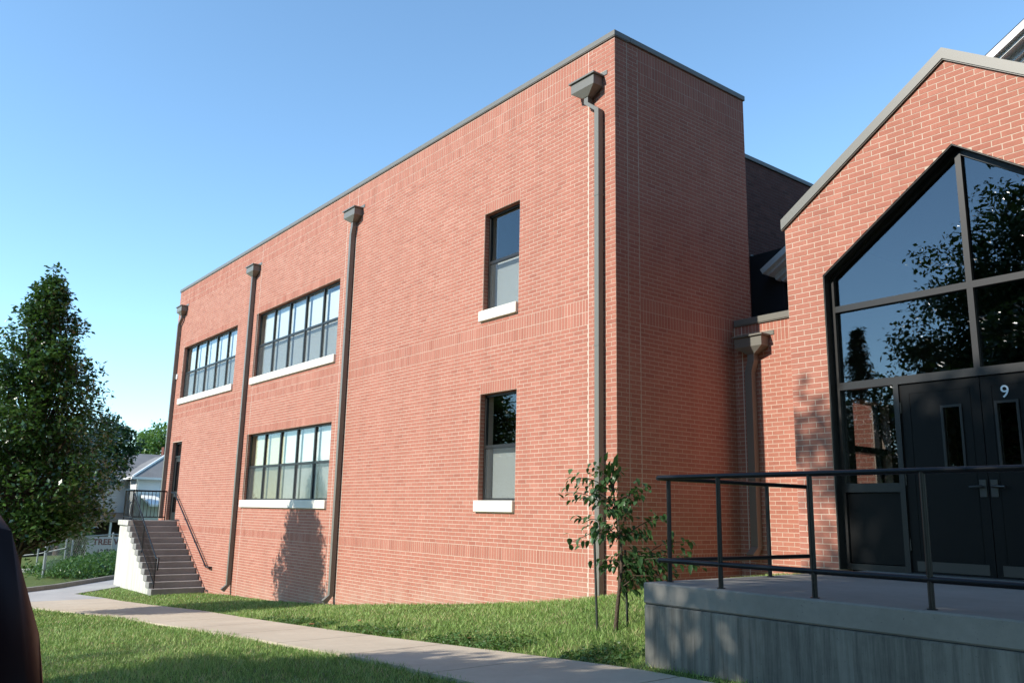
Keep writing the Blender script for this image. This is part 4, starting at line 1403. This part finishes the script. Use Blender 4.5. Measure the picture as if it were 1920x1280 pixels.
# ------------------------------------------------------------------ lawn grass
PDEF = [(PX0 - 0.02, PY0 - 0.02)]
def grass_points(n, region, seed):
    rs = np.random.RandomState(seed)
    x0, x1, y0, y1 = region
    out = []
    X = rs.uniform(x0, x1, n); Y = rs.uniform(y0, y1, n)
    return X, Y
def gz_arr(X, Y):
    return np.array([gz(x, y) for x, y in zip(X, Y)])
def build_grass():
    rs = np.random.RandomState(99)
    N = 520000
    # density falls with the distance from the camera
    X = rs.uniform(-22.0, 5.6, N); Y = rs.uniform(-7.5, 2.75, N)
    dist = np.hypot(X - CAM_POS.x, Y - CAM_POS.y)
    keep = rs.uniform(0, 1, N) < np.clip((9.5 / dist) ** 1.6, 0.12, 1.0)
    yu = np.interp(X, YU_X, YU_Y); yl = np.interp(X, YL_X, YL_Y)
    wob = 0.05 * np.sin(X * 3.1) + 0.04 * np.sin(X * 7.7 + 1.0)
    onpath = (Y < yu - 0.03 + wob * 0.6) & (Y > yl + 0.04 + wob * 0.6) & (X > -17.3)
    keep &= ~onpath
    keep &= ~((Y > -0.03) & (X < 0.02))
    keep &= ~((X > PX0 - 0.02) & (Y > PY0 - 0.02))
    keep &= ~((X > GL - 0.02) & (Y > YG - 0.02))
    keep &= ~((X < SX + 0.02) & (X > -20.5) & (Y > SY - 0.06))
    # driveway
    d1 = (X + 22.9) * 0.58 + (Y + 0.76) * 0.815
    in_drive = (X < -15.6) & ((Y < -3.12 + (X + 17.6) * -0.0) & (X > -18.6) | ((X <= -17.6) & (Y < -3.1 + (-17.6 - X) * 0.80)))
    keep &= ~in_drive
    thin = np.sin(X * 0.9 + 1.3) * np.sin(Y * 1.4 + X * 0.35) + 0.6 * np.sin(X * 2.7 + 2.0) * np.sin(Y * 3.3)
    keep &= ~((thin > 0.75) & (rs.uniform(0, 1, N) < 0.45))
    keep &= ~((Y > -0.16) & (X < 0.1) & (rs.uniform(0, 1, N) < 0.75))
    # in view (with a margin) only
    dx = X - CAM_POS.x; dy = Y - CAM_POS.y
    fz = dx * _f.x + dy * _f.y
    sx_ = dx * _r.x + dy * _r.y
    keep &= (fz > 1.5) & (np.abs(sx_) < fz * 0.75 + 0.6)
    X = X[keep]; Y = Y[keep]; dist = dist[keep]
    Z = gz_arr(X, Y)
    n = len(X)
    h = rs.uniform(0.026, 0.062, n) * (1 + 0.35 * np.sin(X * 1.3 + 0.7 * Y) * np.sin(Y * 1.9))
    w = 0.0035 * np.clip(dist / 8.0, 1.0, 2.6) * rs.uniform(0.8, 1.3, n)
    a = rs.uniform(0, 2 * np.pi, n)
    lean = rs.normal(0, 0.5, (n, 2)) * h[:, None]
    P = np.stack([X, Y, Z - 0.01], 1)
    s = np.stack([np.cos(a) * w, np.sin(a) * w, np.zeros(n)], 1)
    tip = P + np.stack([lean[:, 0], lean[:, 1], h], 1)
    V = np.stack([P - s, P + s, tip], 1).reshape(-1, 3)
    F = np.arange(3 * n).reshape(-1, 3)
    return np_mesh("grass", V, F, M['grass'])
g = link_mesh("grass", build_grass()); tag(g, "short green lawn grass in front of the brick building", "grass", kind="stuff")

# broad-leaved weeds and clover along the path edge
rs = np.random.RandomState(300)
X = rs.uniform(-6.0, 3.1, 9000); yu = np.interp(X, YU_X, YU_Y)
Y = yu + np.abs(rs.normal(0, 0.28, 9000)) + 0.02
k = (np.sin(X * 2.3) + np.sin(X * 5.1 + 1) > -0.3)
P = np.stack([X[k], Y[k], gz_arr(X[k], Y[k]) + rs.uniform(0.0, 0.05, k.sum())], 1)
o = link_mesh("lawn_weeds", leaf_mesh("lawn_weeds", P, 0.035, M['leaf_mid'], 301, 0.0, 0.8)); tag(o, "low broad leaved weeds in the lawn along the path edge", "weeds", kind="stuff")

# a few fallen leaves
for i, (x, y, lab) in enumerate(((-3.2, -2.25, "brown fallen leaf lying on the lawn above the path"), (-3.6, -2.85, "dry brown fallen leaf at the path edge, under the long brick front"),
                                 (-3.3, -5.6, "small brown fallen leaf on the lower lawn"), (0.6, -2.9, "brown fallen leaf by the path near the sapling"))):
    z = gz(x, y) + 0.055
    m = MB()
    m.add([(0, 0, 0), (0.05, -0.04, 0.015), (0.11, -0.03, 0.0), (0.14, 0.0, 0.02), (0.10, 0.035, 0.015), (0.05, 0.045, 0.0)], [(0, 1, 2, 3), (0, 3, 4, 5)])
    o = m.build("fallen_leaf", M['fallen']); o.location = (x, y, z); o.rotation_euler = (0.2, 0.1, i * 1.7); o.scale = (0.75, 0.75, 0.75)
    tag(o, lab, "leaf", "fallen leaves")

# ------------------------------------------------------------------ background at the left
house = thing("white_house", "white sided house with grey hip roof beyond the driveway", "house")
HX = -44.0
def siding_wall(parent, x, y0, y1, z0, z1, holes=()):
    m = MB(); m.box(x - 0.2, x - 0.02, y0, y1, z0, z1); m.build("wall", M['siding'], parent)
    z = z0
    while z < z1:
        zz = min(z1, z + 0.16)
        segs = [(y0, y1)]
        for h in holes:
            if h[2] < (z + zz) / 2 < h[3]:
                n = []
                for a, b in segs:
                    if h[0] > a: n.append((a, min(b, h[0])))
                    if h[1] < b: n.append((max(a, h[1]), b))
                segs = n
        for a, b in segs:
            m = MB(); m.add([(x - 0.02, a, z), (x + 0.012, a, z), (x - 0.006, a, zz), (x - 0.02, a, zz), (x - 0.02, b, z), (x + 0.012, b, z), (x - 0.006, b, zz), (x - 0.02, b, zz)],
                            [(0, 1, 2, 3), (7, 6, 5, 4), (1, 5, 6, 2), (0, 4, 5, 1), (3, 2, 6, 7)])
            m.build("siding_board", M['siding'], parent)
        z = zz
winh = (3.02, 3.62, -0.25, 0.88)
siding_wall(house, HX, -1.5, 8.0, -0.66, 1.36, [winh])
siding_wall(house, -42.0, 4.62, 10.0, -1.0, 1.42)
m = MB(); m.box(HX - 8, HX - 0.21, -1.5, 12, -4, 1.3); m.box(-43.99, -42.21, 4.62, 10, -4, 1.40); m.build("body", M['siding'], house)
m = MB(); m.box(HX - 0.2, HX - 0.02, -1.5, 4.6, -4, -0.67); m.build("porch_back_wall", M['porchshade'], house)  # dark wall stands in for the porch shade
f = MB(); f.box(HX - 0.01, HX + 0.03, winh[0], winh[0] + 0.09, winh[2], winh[3]); f.box(HX - 0.01, HX + 0.03, winh[1] - 0.09, winh[1], winh[2], winh[3])
f.box(HX - 0.01, HX + 0.03, winh[0] + 0.0905, winh[1] - 0.0905, winh[3] - 0.09, winh[3]); f.box(HX - 0.01, HX + 0.03, winh[0] + 0.0905, winh[1] - 0.0905, winh[2], winh[2] + 0.09)
f.box(HX - 0.01, HX + 0.03, winh[0] + 0.0905, winh[1] - 0.0905, 0.27, 0.36)
w = f.build("window", M['white'], house)
p = MB(); p.box(HX - 0.018, HX - 0.0105, winh[0] + 0.08, winh[1] - 0.08, winh[2] + 0.08, winh[3] - 0.08); p.build("pane", M['glass'], w)
m = MB()
m.prism([(-43.55, 1.30), (-48.0, 3.0), (-52.5, 1.30), (-52.5, 1.15), (-48.0, 2.85), (-43.55, 1.17)], -2.0, 12.0, 'y')
rf = m.build("roof", M['shingle'], house)
m = MB(); m.box(-43.56, -43.46, -2.0, 4.4, 1.16, 1.30); m.build("gutter", M['white'], rf)
# hip roof over the projecting bay
e = 0.35
m = MB()
V = [(-41.65, 4.27, 1.36), (-41.65, 11, 1.36), (-46, 11, 1.36), (-46, 4.27, 1.36), (-43.9, 6.55, 2.72), (-46, 6.55, 2.72), (-43.9, 8.7, 2.72), (-46, 8.7, 2.72)]
m.add(V, [(0, 4, 6, 1), (0, 3, 5, 4), (1, 6, 7, 2), (4, 5, 7, 6), (0, 1, 2, 3)])
rf2 = m.build("hip_roof", M['shingle'], house)
m = MB(); m.tube([(-41.66, 4.26, 1.38), (-43.9, 6.54, 2.74)], 0.07, 6); m.build("hip_cap", M['white'], rf2)
m = MB(); m.box(-41.66, -41.56, 4.2, 11, 1.24, 1.36); m.box(-43.4, -41.661, 4.2, 4.29, 1.24, 1.36); m.build("gutter", M['white'], rf2)
m = MB(); m.tube([(-41.72, 4.5, 1.25), (-41.95, 4.62, 1.05), (-41.95, 4.62, -2.5)], 0.06, 6); m.build("downspout", M['white'], house)
m = MB(); m.prism([(-44.0, -0.62), (-41.6, -1.02), (-41.6, -1.12), (-44.0, -0.74)], 1.9, 4.78, 'y'); m.build("porch_roof", M['porchwood'], house)
for y in (2.0, 3.4, 4.7):
    m = MB(); m.box(-41.75, -41.65, y - 0.05, y + 0.05, -3.2, -1.1); m.build("porch_post", M['white'], house)
m = MB(); m.prism([(-42.0, 0.42), (-39.9, -0.12), (-39.9, -0.24), (-42.0, 0.30)], 4.85, 8.5, 'y'); m.build("lean_to_roof", M['white'], house)
m = MB(); m.box(-48.3, -47.8, 7.55, 8.0, 2.7, 3.5); m.build("chimney", M['brick_old'], house)
m = MB(); m.box(-46.6, -46.2, 4.25, 4.6, 2.35, 2.62); m.build("roof_vent", M['white'], rf)

# trees beyond the driveway
def ell_clumps(c, r, n, seed, rc=(0.5, 0.9), low_cut=-0.75):
    rs = np.random.RandomState(seed); out = []
    while len(out) < n:
        q = rs.normal(0, 1, 3); q /= np.linalg.norm(q); q *= rs.uniform(0.25, 1.0) ** 0.5
        if q[2] < low_cut: continue
        out.append((tuple(np.array(c) + q * np.array(r)), rs.uniform(*rc)))
    return out
clump_tree("yard_tree", "dark leafy tree in front of the white house, behind the pyramidal tree", (-37.5, 0.2, -2.9), 3.4, 0.20,
           ell_clumps((-37.2, 1.25, 2.25), (1.7, 1.75, 2.1), 60, 51, (0.45, 0.75)) + [((-36.6, 2.5, 1.6), 0.5), ((-36.6, 2.1, 1.1), 0.5), ((-36.8, 3.05, 2.85), 0.5), ((-36.9, 2.6, 3.4), 0.5), ((-37.0, 1.8, 4.0), 0.5)], 420, 0.21, M['leaf_dark'], 52, group="trees beyond the driveway", low=0.3)
clump_tree("dark_tree", "big dark tree with low branches at the far left above the fence", (-41.0, -1.2, -3.0), 3.2, 0.24,
           ell_clumps((-41.0, -1.6, 1.3), (2.4, 3.2, 2.7), 80, 61, (0.6, 0.95)), 300, 0.24, M['leaf_dark'], 62, group="trees beyond the driveway", low=0.3)
clump_tree("dark_tree", "shadowy tree standing left of the white house, beside its porch", (-44.0, 1.2, -3.0), 2.0, 0.20,
           ell_clumps((-42.2, 0.5, 0.4), (1.5, 2.0, 1.9), 55, 63, (0.5, 0.8)), 300, 0.22, M['leaf_dark'], 64, group="trees beyond the driveway", low=0.3)
clump_tree("light_tree", "lighter green tree rising behind the white house roof at the brick wall", (-62.0, 11.6, -3.3), 6.0, 0.25,
           ell_clumps((-62.0, 11.8, 4.2), (2.4, 2.3, 2.8), 50, 71, (0.6, 1.0)), 190, 0.28, M['leaf_light'], 72, group="trees beyond the driveway", low=0.3)
clump_tree("light_tree", "low light green tree just above the white house ridge", (-60.0, 8.6, -3.3), 3.0, 0.2,
           ell_clumps((-60.0, 8.7, 2.2), (1.8, 2.2, 1.7), 34, 73, (0.5, 0.8)), 190, 0.26, M['leaf_light'], 74, group="trees beyond the driveway", low=0.3)
for i, (x, y, h, r, lab) in enumerate(((-75, -8, 7, 5, "distant dark tree at the left picture edge, beyond the parked car"), (-80, 2, 8, 6, "distant tree closing the view left of the white house"),
        (-70, -16, 8, 6, "distant tree left of the view, beyond the street"), (-78, 22, 7, 6, "distant tree hidden behind the long brick block"))):
    clump_tree("distant_tree", lab, (x, y, -3.4), h * 0.6, 0.3,
               ell_clumps((x, y, h * 0.45 - 1), (r, r, h * 0.55), 40, 80 + i, (1.2, 2.0)), 50, 0.5, M['leaf_dark'], 90 + i, group="distant trees", low=0.2)

# shrub and bank greenery
def shrub(name, label, c, r, n, leaf, mat, seed, group=None):
    rs = np.random.RandomState(seed)
    t = thing(name, label, "shrub", group)
    zb_ = gz(c[0], c[1])
    m = MB(); tips = []
    for k in range(14):
        a = rs.uniform(0, 2 * math.pi); d = rs.uniform(0.2, 1.0)
        tip = (c[0] + r[0] * d * math.cos(a), c[1] + r[1] * d * math.sin(a), zb_ + r[2] * rs.uniform(0.55, 1.05) * (1.15 - 0.4 * d))
        m.tube([(c[0] + 0.1 * math.cos(a), c[1] + 0.1 * math.sin(a), zb_ - 0.05), ((c[0] + tip[0]) / 2, (c[1] + tip[1]) / 2, zb_ + (tip[2] - zb_) * 0.6), tip], [0.02, 0.013, 0.005], 5)
        tips.append(tip)
    m.build("stem", M['bark'], t)
    P = []
    for tip in tips:
        k = n // 14
        f = rs.uniform(0.25, 1.02, (k, 1))
        p0 = np.array([c[0], c[1], zb_]); 
        P.append(p0 + (np.array(tip) - p0) * f + rs.normal(0, 1, (k, 3)) * np.array(r) * 0.17)
    P = np.concatenate(P); P[:, 2] = np.maximum(P[:, 2], zb_ + 0.02)
    o = link_mesh("foliage", leaf_mesh("foliage", P, leaf, mat, seed, -0.2, 0.4), t); o["kind"] = "stuff"
    return t
shrub("round_shrub", "rounded leafy green shrub behind the chain link fence", (-29.3, -0.95), (0.75, 0.75, 1.55), 2600, 0.13, M['leaf_mid'], 101)
bankspots = [(-24.6, -0.75, 0.55), (-25.6, 0.15, 0.65), (-26.5, 0.9, 0.75), (-24.0, -1.35, 0.45), (-25.2, -1.55, 0.45), (-26.9, -0.35, 0.5), (-27.8, 1.6, 0.7), (-26.6, -1.6, 0.4), (-23.6, -2.2, 0.3), (-25.9, -2.3, 0.32), (-27.6, 0.6, 0.55), (-24.8, 0.7, 0.55)]
rs = np.random.RandomState(110); P = []
for (x, y, h) in bankspots:
    q = rs.normal(0, 1, (1300, 3)) * np.array([0.42, 0.42, 0.0]) + np.array([x, y, 0])
    q[:, 2] = [gz(a, b) for a, b in q[:, :2]] + rs.uniform(0, 1, 1300) ** 1.5 * h * 0.62
    P.append(q)
P = np.concatenate(P)
o = link_mesh("bank_weeds", leaf_mesh("bank_weeds", P, 0.12, M['leaf_mid'], 111, -0.4, 0.35)); tag(o, "tangled green weeds covering the bank below the lettered banner", "weeds", kind="stuff")

# chain link fence on the bank
fence = thing("chain_link_fence", "grey chain link fence with steel posts on the weedy bank", "fence")
posts = [(-23.6, -2.85, 1.42, 0.045), (-27.2, -1.33, 1.0, 0.03), (-28.6, 0.4, 1.0, 0.03), (-30.2, 2.4, 1.0, 0.03)]
tops = []
for (x, y, h, r) in posts:
    zb_ = gz(x, y); m = MB(); m.tube([(x, y, zb_ - 0.1), (x, y, zb_ + h)], r, 8); m.tube([(x, y, zb_ + h), (x, y, zb_ + h + 0.04)], [r * 1.25, r * 0.4], 8)
    m.build("post", M['galv'], fence); tops.append((x, y, zb_ + h - 0.04, zb_ + 0.05))
for a, b in zip(tops[:-1], tops[1:]):
    m = MB(); m.tube([a[:3], b[:3]], 0.022, 6); m.build("top_rail", M['galv'], fence)
    w = MB()
    L = math.hypot(b[0] - a[0], b[1] - a[1]); n = int(L / 0.11)
    for k in range(-12, n + 12):
        for sg in (1, -1):
            t0 = k / n; t1 = t0 + sg * (1.0 / L) * 0.55
            q0 = max(0, min(1, t0)); q1 = max(0, min(1, t1))
            if q0 == q1: continue
            def pt(t, f):
                zlo = a[3] + (b[3] - a[3]) * t; zhi = a[2] + (b[2] - a[2]) * t
                return (a[0] + (b[0] - a[0]) * t, a[1] + (b[1] - a[1]) * t, zlo + (zhi - zlo) * f)
            f0 = 0 if q0 == t0 else (q0 - t0) / (t1 - t0); f1 = 1 if q1 == t1 else (q1 - t0) / (t1 - t0)
            w.bar(pt(q0, f0), pt(q1, f1), 0.0022, 0.0022)
    w.build("mesh", M['galv'], fence)

hr = thing("yard_handrail", "low steel pipe handrail stepping down the bank at the far left", "handrail")
hp = [(-27.2, -1.55), (-27.8, -2.35), (-28.5, -3.2), (-28.9, -3.6)]
prev = None
for i, (x, y) in enumerate(hp):
    zb_ = gz(x, y); h = 0.85 if i else 0.95
    m = MB(); m.tube([(x, y, zb_ - 0.1), (x, y, zb_ + h)], 0.028, 8); m.build("post", M['galv'], hr)
    if prev:
        m = MB(); m.tube([prev, (x, y, zb_ + h - 0.05)], 0.02, 6); m.tube([(prev[0], prev[1], prev[2] - 0.3), (x, y, zb_ + h - 0.35)], 0.018, 6); m.build("rail", M['galv'], hr)
    prev = (x, y, zb_ + h - 0.05)
cw = thing("garden_kerb", "narrow pale concrete kerb running up the grassy bank", "kerb")
m = MB()
kp = [(-27.2, -3.2), (-26.4, -2.6), (-27.2, -1.9), (-28.2, -0.9), (-29.0, 0.2)]
for a, b in zip(kp[:-1], kp[1:]):
    m.bar((a[0], a[1], gz(*a) + 0.03), (b[0], b[1], gz(*b) + 0.03), 0.12, 0.16)
m.build("edging", M['drive'], cw)

ban = thing("lettered_banner", "white banner with dark red lettering hung beside the stairs", "banner")
BX = -30.6
m = MB(); m.box(BX - 0.01, BX, -0.12, 2.6, -2.38, -1.52)
m.build("sheet", M['banner'], ban)
for (x, y) in ((BX - 0.05, -0.1), (BX - 0.05, 2.58)):
    m = MB(); m.tube([(x, y, -2.95), (x, y, -1.45)], 0.025, 6); m.build("pole", M['galv'], ban)
RM = Matrix.Translation((BX + 0.006, 0.12, -1.74)) @ Matrix(((0, 0, 1, 0), (1, 0, 0, 0), (0, 1, 0, 0), (0, 0, 0, 1)))
text_mesh("lettering", "TREE W", 0.33, 0.002, M['bannertext'], ban, RM, 'LEFT', 0.012)
RM = Matrix.Translation((BX + 0.006, 0.30, -2.13)) @ Matrix(((0, 0, 1, 0), (1, 0, 0, 0), (0, 1, 0, 0), (0, 0, 0, 1)))
text_mesh("lettering", "12 700", 0.26, 0.002, M['bannertext2'], ban, RM, 'LEFT', 0.008)

# ------------------------------------------------------------------ cars
def car(name, label, origin, heading, paint, length=4.5, width=1.84, height=1.68, group=None, suv=True):
    """simple but complete car; local x forward, origin on the ground under the rear bumper"""
    t = thing(name, label, "car", group)
    Mw = Matrix.Translation(origin) @ Matrix.Rotation(heading, 4, 'Z')
    hw = width / 2
    L = length
    # cross-sections along the length: (x, z bottom, belt z, roof z or None, half width at belt, half width at roof)
    bm = MB()
    sec = [(0.00, 0.42, 0.95, 0.96, 0.86), (0.06, 0.30, 1.00, 1.02, 0.97), (0.5, 0.26, 1.03, 1.05, 1.0), (1.4, 0.24, 1.03, 1.05, 1.0), (2.4, 0.24, 1.01, 1.03, 1.0), (3.2, 0.24, 0.98, 1.01, 0.99), (L - 0.5, 0.26, 0.88, 0.92, 0.96), (L - 0.08, 0.30, 0.70, 0.74, 0.88), (L, 0.40, 0.60, 0.62, 0.78)]
    def ring(s):
        x, z0, zb_, zt_, k = s
        w = hw * k
        pts = [(-w * 0.90, z0), (-w, z0 + 0.22), (-w * 1.0, zb_ - 0.12), (-w * 0.965, zb_), (-w * 0.55, zt_), (w * 0.55, zt_), (w * 0.965, zb_), (w, zb_ - 0.12), (w, z0 + 0.22), (w * 0.90, z0)]
        return [(x, p[0], p[1]) for p in pts]
    V = []; F = []
    n = 10
    for s in sec: V += ring(s)
    for i in range(len(sec) - 1):
        for j in range(n):
            F.append((i * n + j, i * n + (j + 1) % n, (i + 1) * n + (j + 1) % n, (i + 1) * n + j))
    F.append(tuple(range(n))); F.append(tuple(range((len(sec) - 1) * n + n - 1, (len(sec) - 1) * n - 1, -1)))
    bm.add(V, F, True)
    def fin(mb, nm, mat, par=t):
        mb.v = [tuple(Mw @ Vector(v)) for v in mb.v]
        return mb.build(nm, mat, par)
    body = fin(bm, "body", paint)
    # greenhouse
    H = height
    gh = MB()
    gsec = [(0.10, 1.00, 0.93, 1.02, 0.90), (0.24, 1.03, 0.955, H - 0.10, 0.80), (0.55, 1.04, 0.965, H - 0.02, 0.78), (1.5, 1.04, 0.965, H, 0.78), (2.3, 1.03, 0.965, H - 0.05, 0.76), (3.15, 0.99, 0.95, 1.04, 0.86)]
    V = []; F = []
    n = 8
    for (x, zb_, kb, zr, kr) in gsec:
        wb = hw * kb; wr = hw * kr
        zm = zb_ + (zr - zb_) * 0.55
        wm = wb + (wr - wb) * 0.42
        V += [(x, -wb, zb_), (x, -wm, zm), (x, -wr, zr - 0.05 * (zr - zb_)), (x, -wr * 0.85, zr), (x, wr * 0.85, zr), (x, wr, zr - 0.05 * (zr - zb_)), (x, wm, zm), (x, wb, zb_)]
    for i in range(len(gsec) - 1):
        for j in range(n - 1):
            F.append((i * n + j, i * n + j + 1, (i + 1) * n + j + 1, (i + 1) * n + j))
    F.append(tuple(range(n))); F.append(tuple(range((len(gsec) - 1) * n + n - 1, (len(gsec) - 1) * n - 1, -1)))
    gh.add(V, F, True)
    cab = fin(gh, "cabin", paint)
    # windows just proud of the cabin
    for sg in (-1, 1):
        for (xa, xb) in ((0.45, 1.25), (1.32, 2.25)):
            wb = hw * 0.95; wr = hw * 0.80
            g = MB(); g.add([(xa, sg * (wb + 0.012), 1.10), (xb + (0.25 if xb > 2 else 0), sg * (wb + 0.012), 1.10), (xb - (0.1 if xb > 2 else 0), sg * (wr + 0.03), H - 0.14), (xa + 0.05, sg * (wr + 0.03), H - 0.14)], [(0, 1, 2, 3)])
            fin(g, "side_window", M['carglass'], cab)
    g = MB(); g.add([(0.105, -hw * 0.78, 1.08), (0.105, hw * 0.78, 1.08), (0.20, hw * 0.70, H - 0.16), (0.20, -hw * 0.70, H - 0.16)], [(0, 1, 2, 3)]); fin(g, "rear_window", M['carglass'], cab)
    g = MB(); g.add([(3.10, -hw * 0.78, 1.10), (3.10, hw * 0.78, 1.10), (2.42, hw * 0.68, H - 0.12), (2.42, -hw * 0.68, H - 0.12)], [(0, 1, 2, 3)]); fin(g, "windscreen", M['carglass'], cab)
    for sg in (-1, 1):
        for x in (0.85, L - 0.85):
            wv = MB(); wv.tube([(x, sg * (hw - 0.20), 0.33), (x, sg * (hw + 0.01), 0.33)], 0.33, 20); wo = fin(wv, "wheel", M['tyre'])
            rv_ = MB(); rv_.tube([(x, sg * (hw + 0.0), 0.33), (x, sg * (hw + 0.02), 0.33)], 0.20, 16); fin(rv_, "rim", M['chrome'], wo)
        lt = MB(); lt.bbox(-0.02, 0.10, sg * hw * 0.72 - 0.11, sg * hw * 0.72 + 0.11, 0.72, 0.92, 0.02); fin(lt, "taillight", M['taillight'])
        hl = MB(); hl.bbox(L - 0.16, L - 0.02, sg * hw * 0.62 - 0.14, sg * hw * 0.62 + 0.14, 0.58, 0.70, 0.02); fin(hl, "headlight", M['chrome'])
    return t
car("parked_car", "dark car edge close to the camera at the lower left corner", (6.5, -9.05, gz(5, -9.2) + 0.02), math.pi, M['carpaint'], height=1.70)
car("parked_car", "dark car with red tail light parked under trees at the far left", (-50.2, 0.75, gz(-50, 1.2) - 0.0), math.pi * 0.9, M['cardark'], height=1.45)

# ------------------------------------------------------------------ across the street, behind the camera (reflected in the glass; trees at right added to block skylight)
clump_tree("reflected_tree", "large leafy tree across the street, mirrored in the entrance glass", (-6.0, -34.5, -2.6), 11.0, 0.45,
           ell_clumps((-5.5, -34.5, 9.6), (8.2, 4.0, 6.6), 170, 201, (1.0, 1.7)), 210, 0.27, M['leaf_dark'], 202, group="trees reflected in the glass", low=0.35)
clump_tree("reflected_tree", "second leafy tree across the street, mirrored low in the glass", (-20.0, -42.0, -2.8), 4.5, 0.3,
           ell_clumps((-17.0, -42.0, 4.4), (13.0, 4.0, 4.6), 150, 203, (1.1, 1.7)), 110, 0.34, M['leaf_dark'], 204, group="trees reflected in the glass", low=0.3)
clump_tree("street_tree", "tall leafy tree added right of the entrance, outside the picture, to block skylight", (13.0, -4.6, -1.4), 9.0, 0.3,
           ell_clumps((12.4, -3.6, 9.0), (5.2, 6.6, 7.2), 230, 205, (1.1, 1.5)), 190, 0.34, M['leaf_dark'], 206, group="trees reflected in the glass", low=0.3)  # unseen, added to keep skylight off the end wall
clump_tree("street_tree", "tall leafy tree added across the road to the right, outside the picture, to cut skylight", (11.0, -20.0, -1.9), 10.0, 0.35,
           ell_clumps((11.0, -20.0, 8.0), (6.0, 5.0, 6.0), 130, 207, (1.1, 1.6)), 110, 0.38, M['leaf_dark'], 208, group="trees reflected in the glass", low=0.3)  # added out of view, lowers the sky light on the end wall
clump_tree("street_tree", "tall leafy tree added far right along the street, outside the picture, to screen off sky", (21.0, -8.0, -1.4), 10.0, 0.35,
           ell_clumps((21.0, -6.0, 8.0), (5.0, 7.0, 6.5), 130, 209, (1.1, 1.6)), 110, 0.38, M['leaf_dark'], 210, group="trees reflected in the glass", low=0.3)  # another unseen tree added to darken the end wall
con = thing("evergreen", "pointed evergreen across the street, mirrored at the left of the glass", "tree", "trees reflected in the glass")
m = MB(); m.tube([(-14.1, -31, -2.7), (-14.1, -31, 9.6)], [0.2, 0.02], 7); m.build("trunk", M['bark'], con)
rs = np.random.RandomState(5); P = []; D = []
for k in range(240):
    f = rs.uniform(0, 1) ** 0.8; z = -1.5 + 11 * f; R = 2.7 * (1 - f) + 0.12; a = rs.uniform(0, 2 * math.pi)
    t_ = rs.uniform(0.1, 1, (50, 1))
    P.append(np.array([-14.1, -31, z]) + t_ * np.array([R * math.cos(a), R * math.sin(a), -0.25 * R]) + rs.normal(0, 0.10, (50, 3)))
P = np.concatenate(P)
o = link_mesh("crown", leaf_mesh("crown", P, 0.26, M['needle'], 6, 0.1, 0.25), con); o["kind"] = "stuff"
hs = thing("gable_house", "small white gabled house across the street, mirrored in the glass", "house")
m = MB(); m.box(-26, -18, -47, -44.5, -3, 2.2); m.build("wall", M['siding'], hs)
m = MB(); m.prism([(-26.3, 2.2), (-17.7, 2.2), (-22, 5.2)], -47.2, -44.4); m.build("roof", M['shingle'], hs)

print("OBJECT COUNT", len(bpy.data.objects), "TRIS", sum(len(o.data.polygons) for o in bpy.data.objects if o.type == 'MESH'))
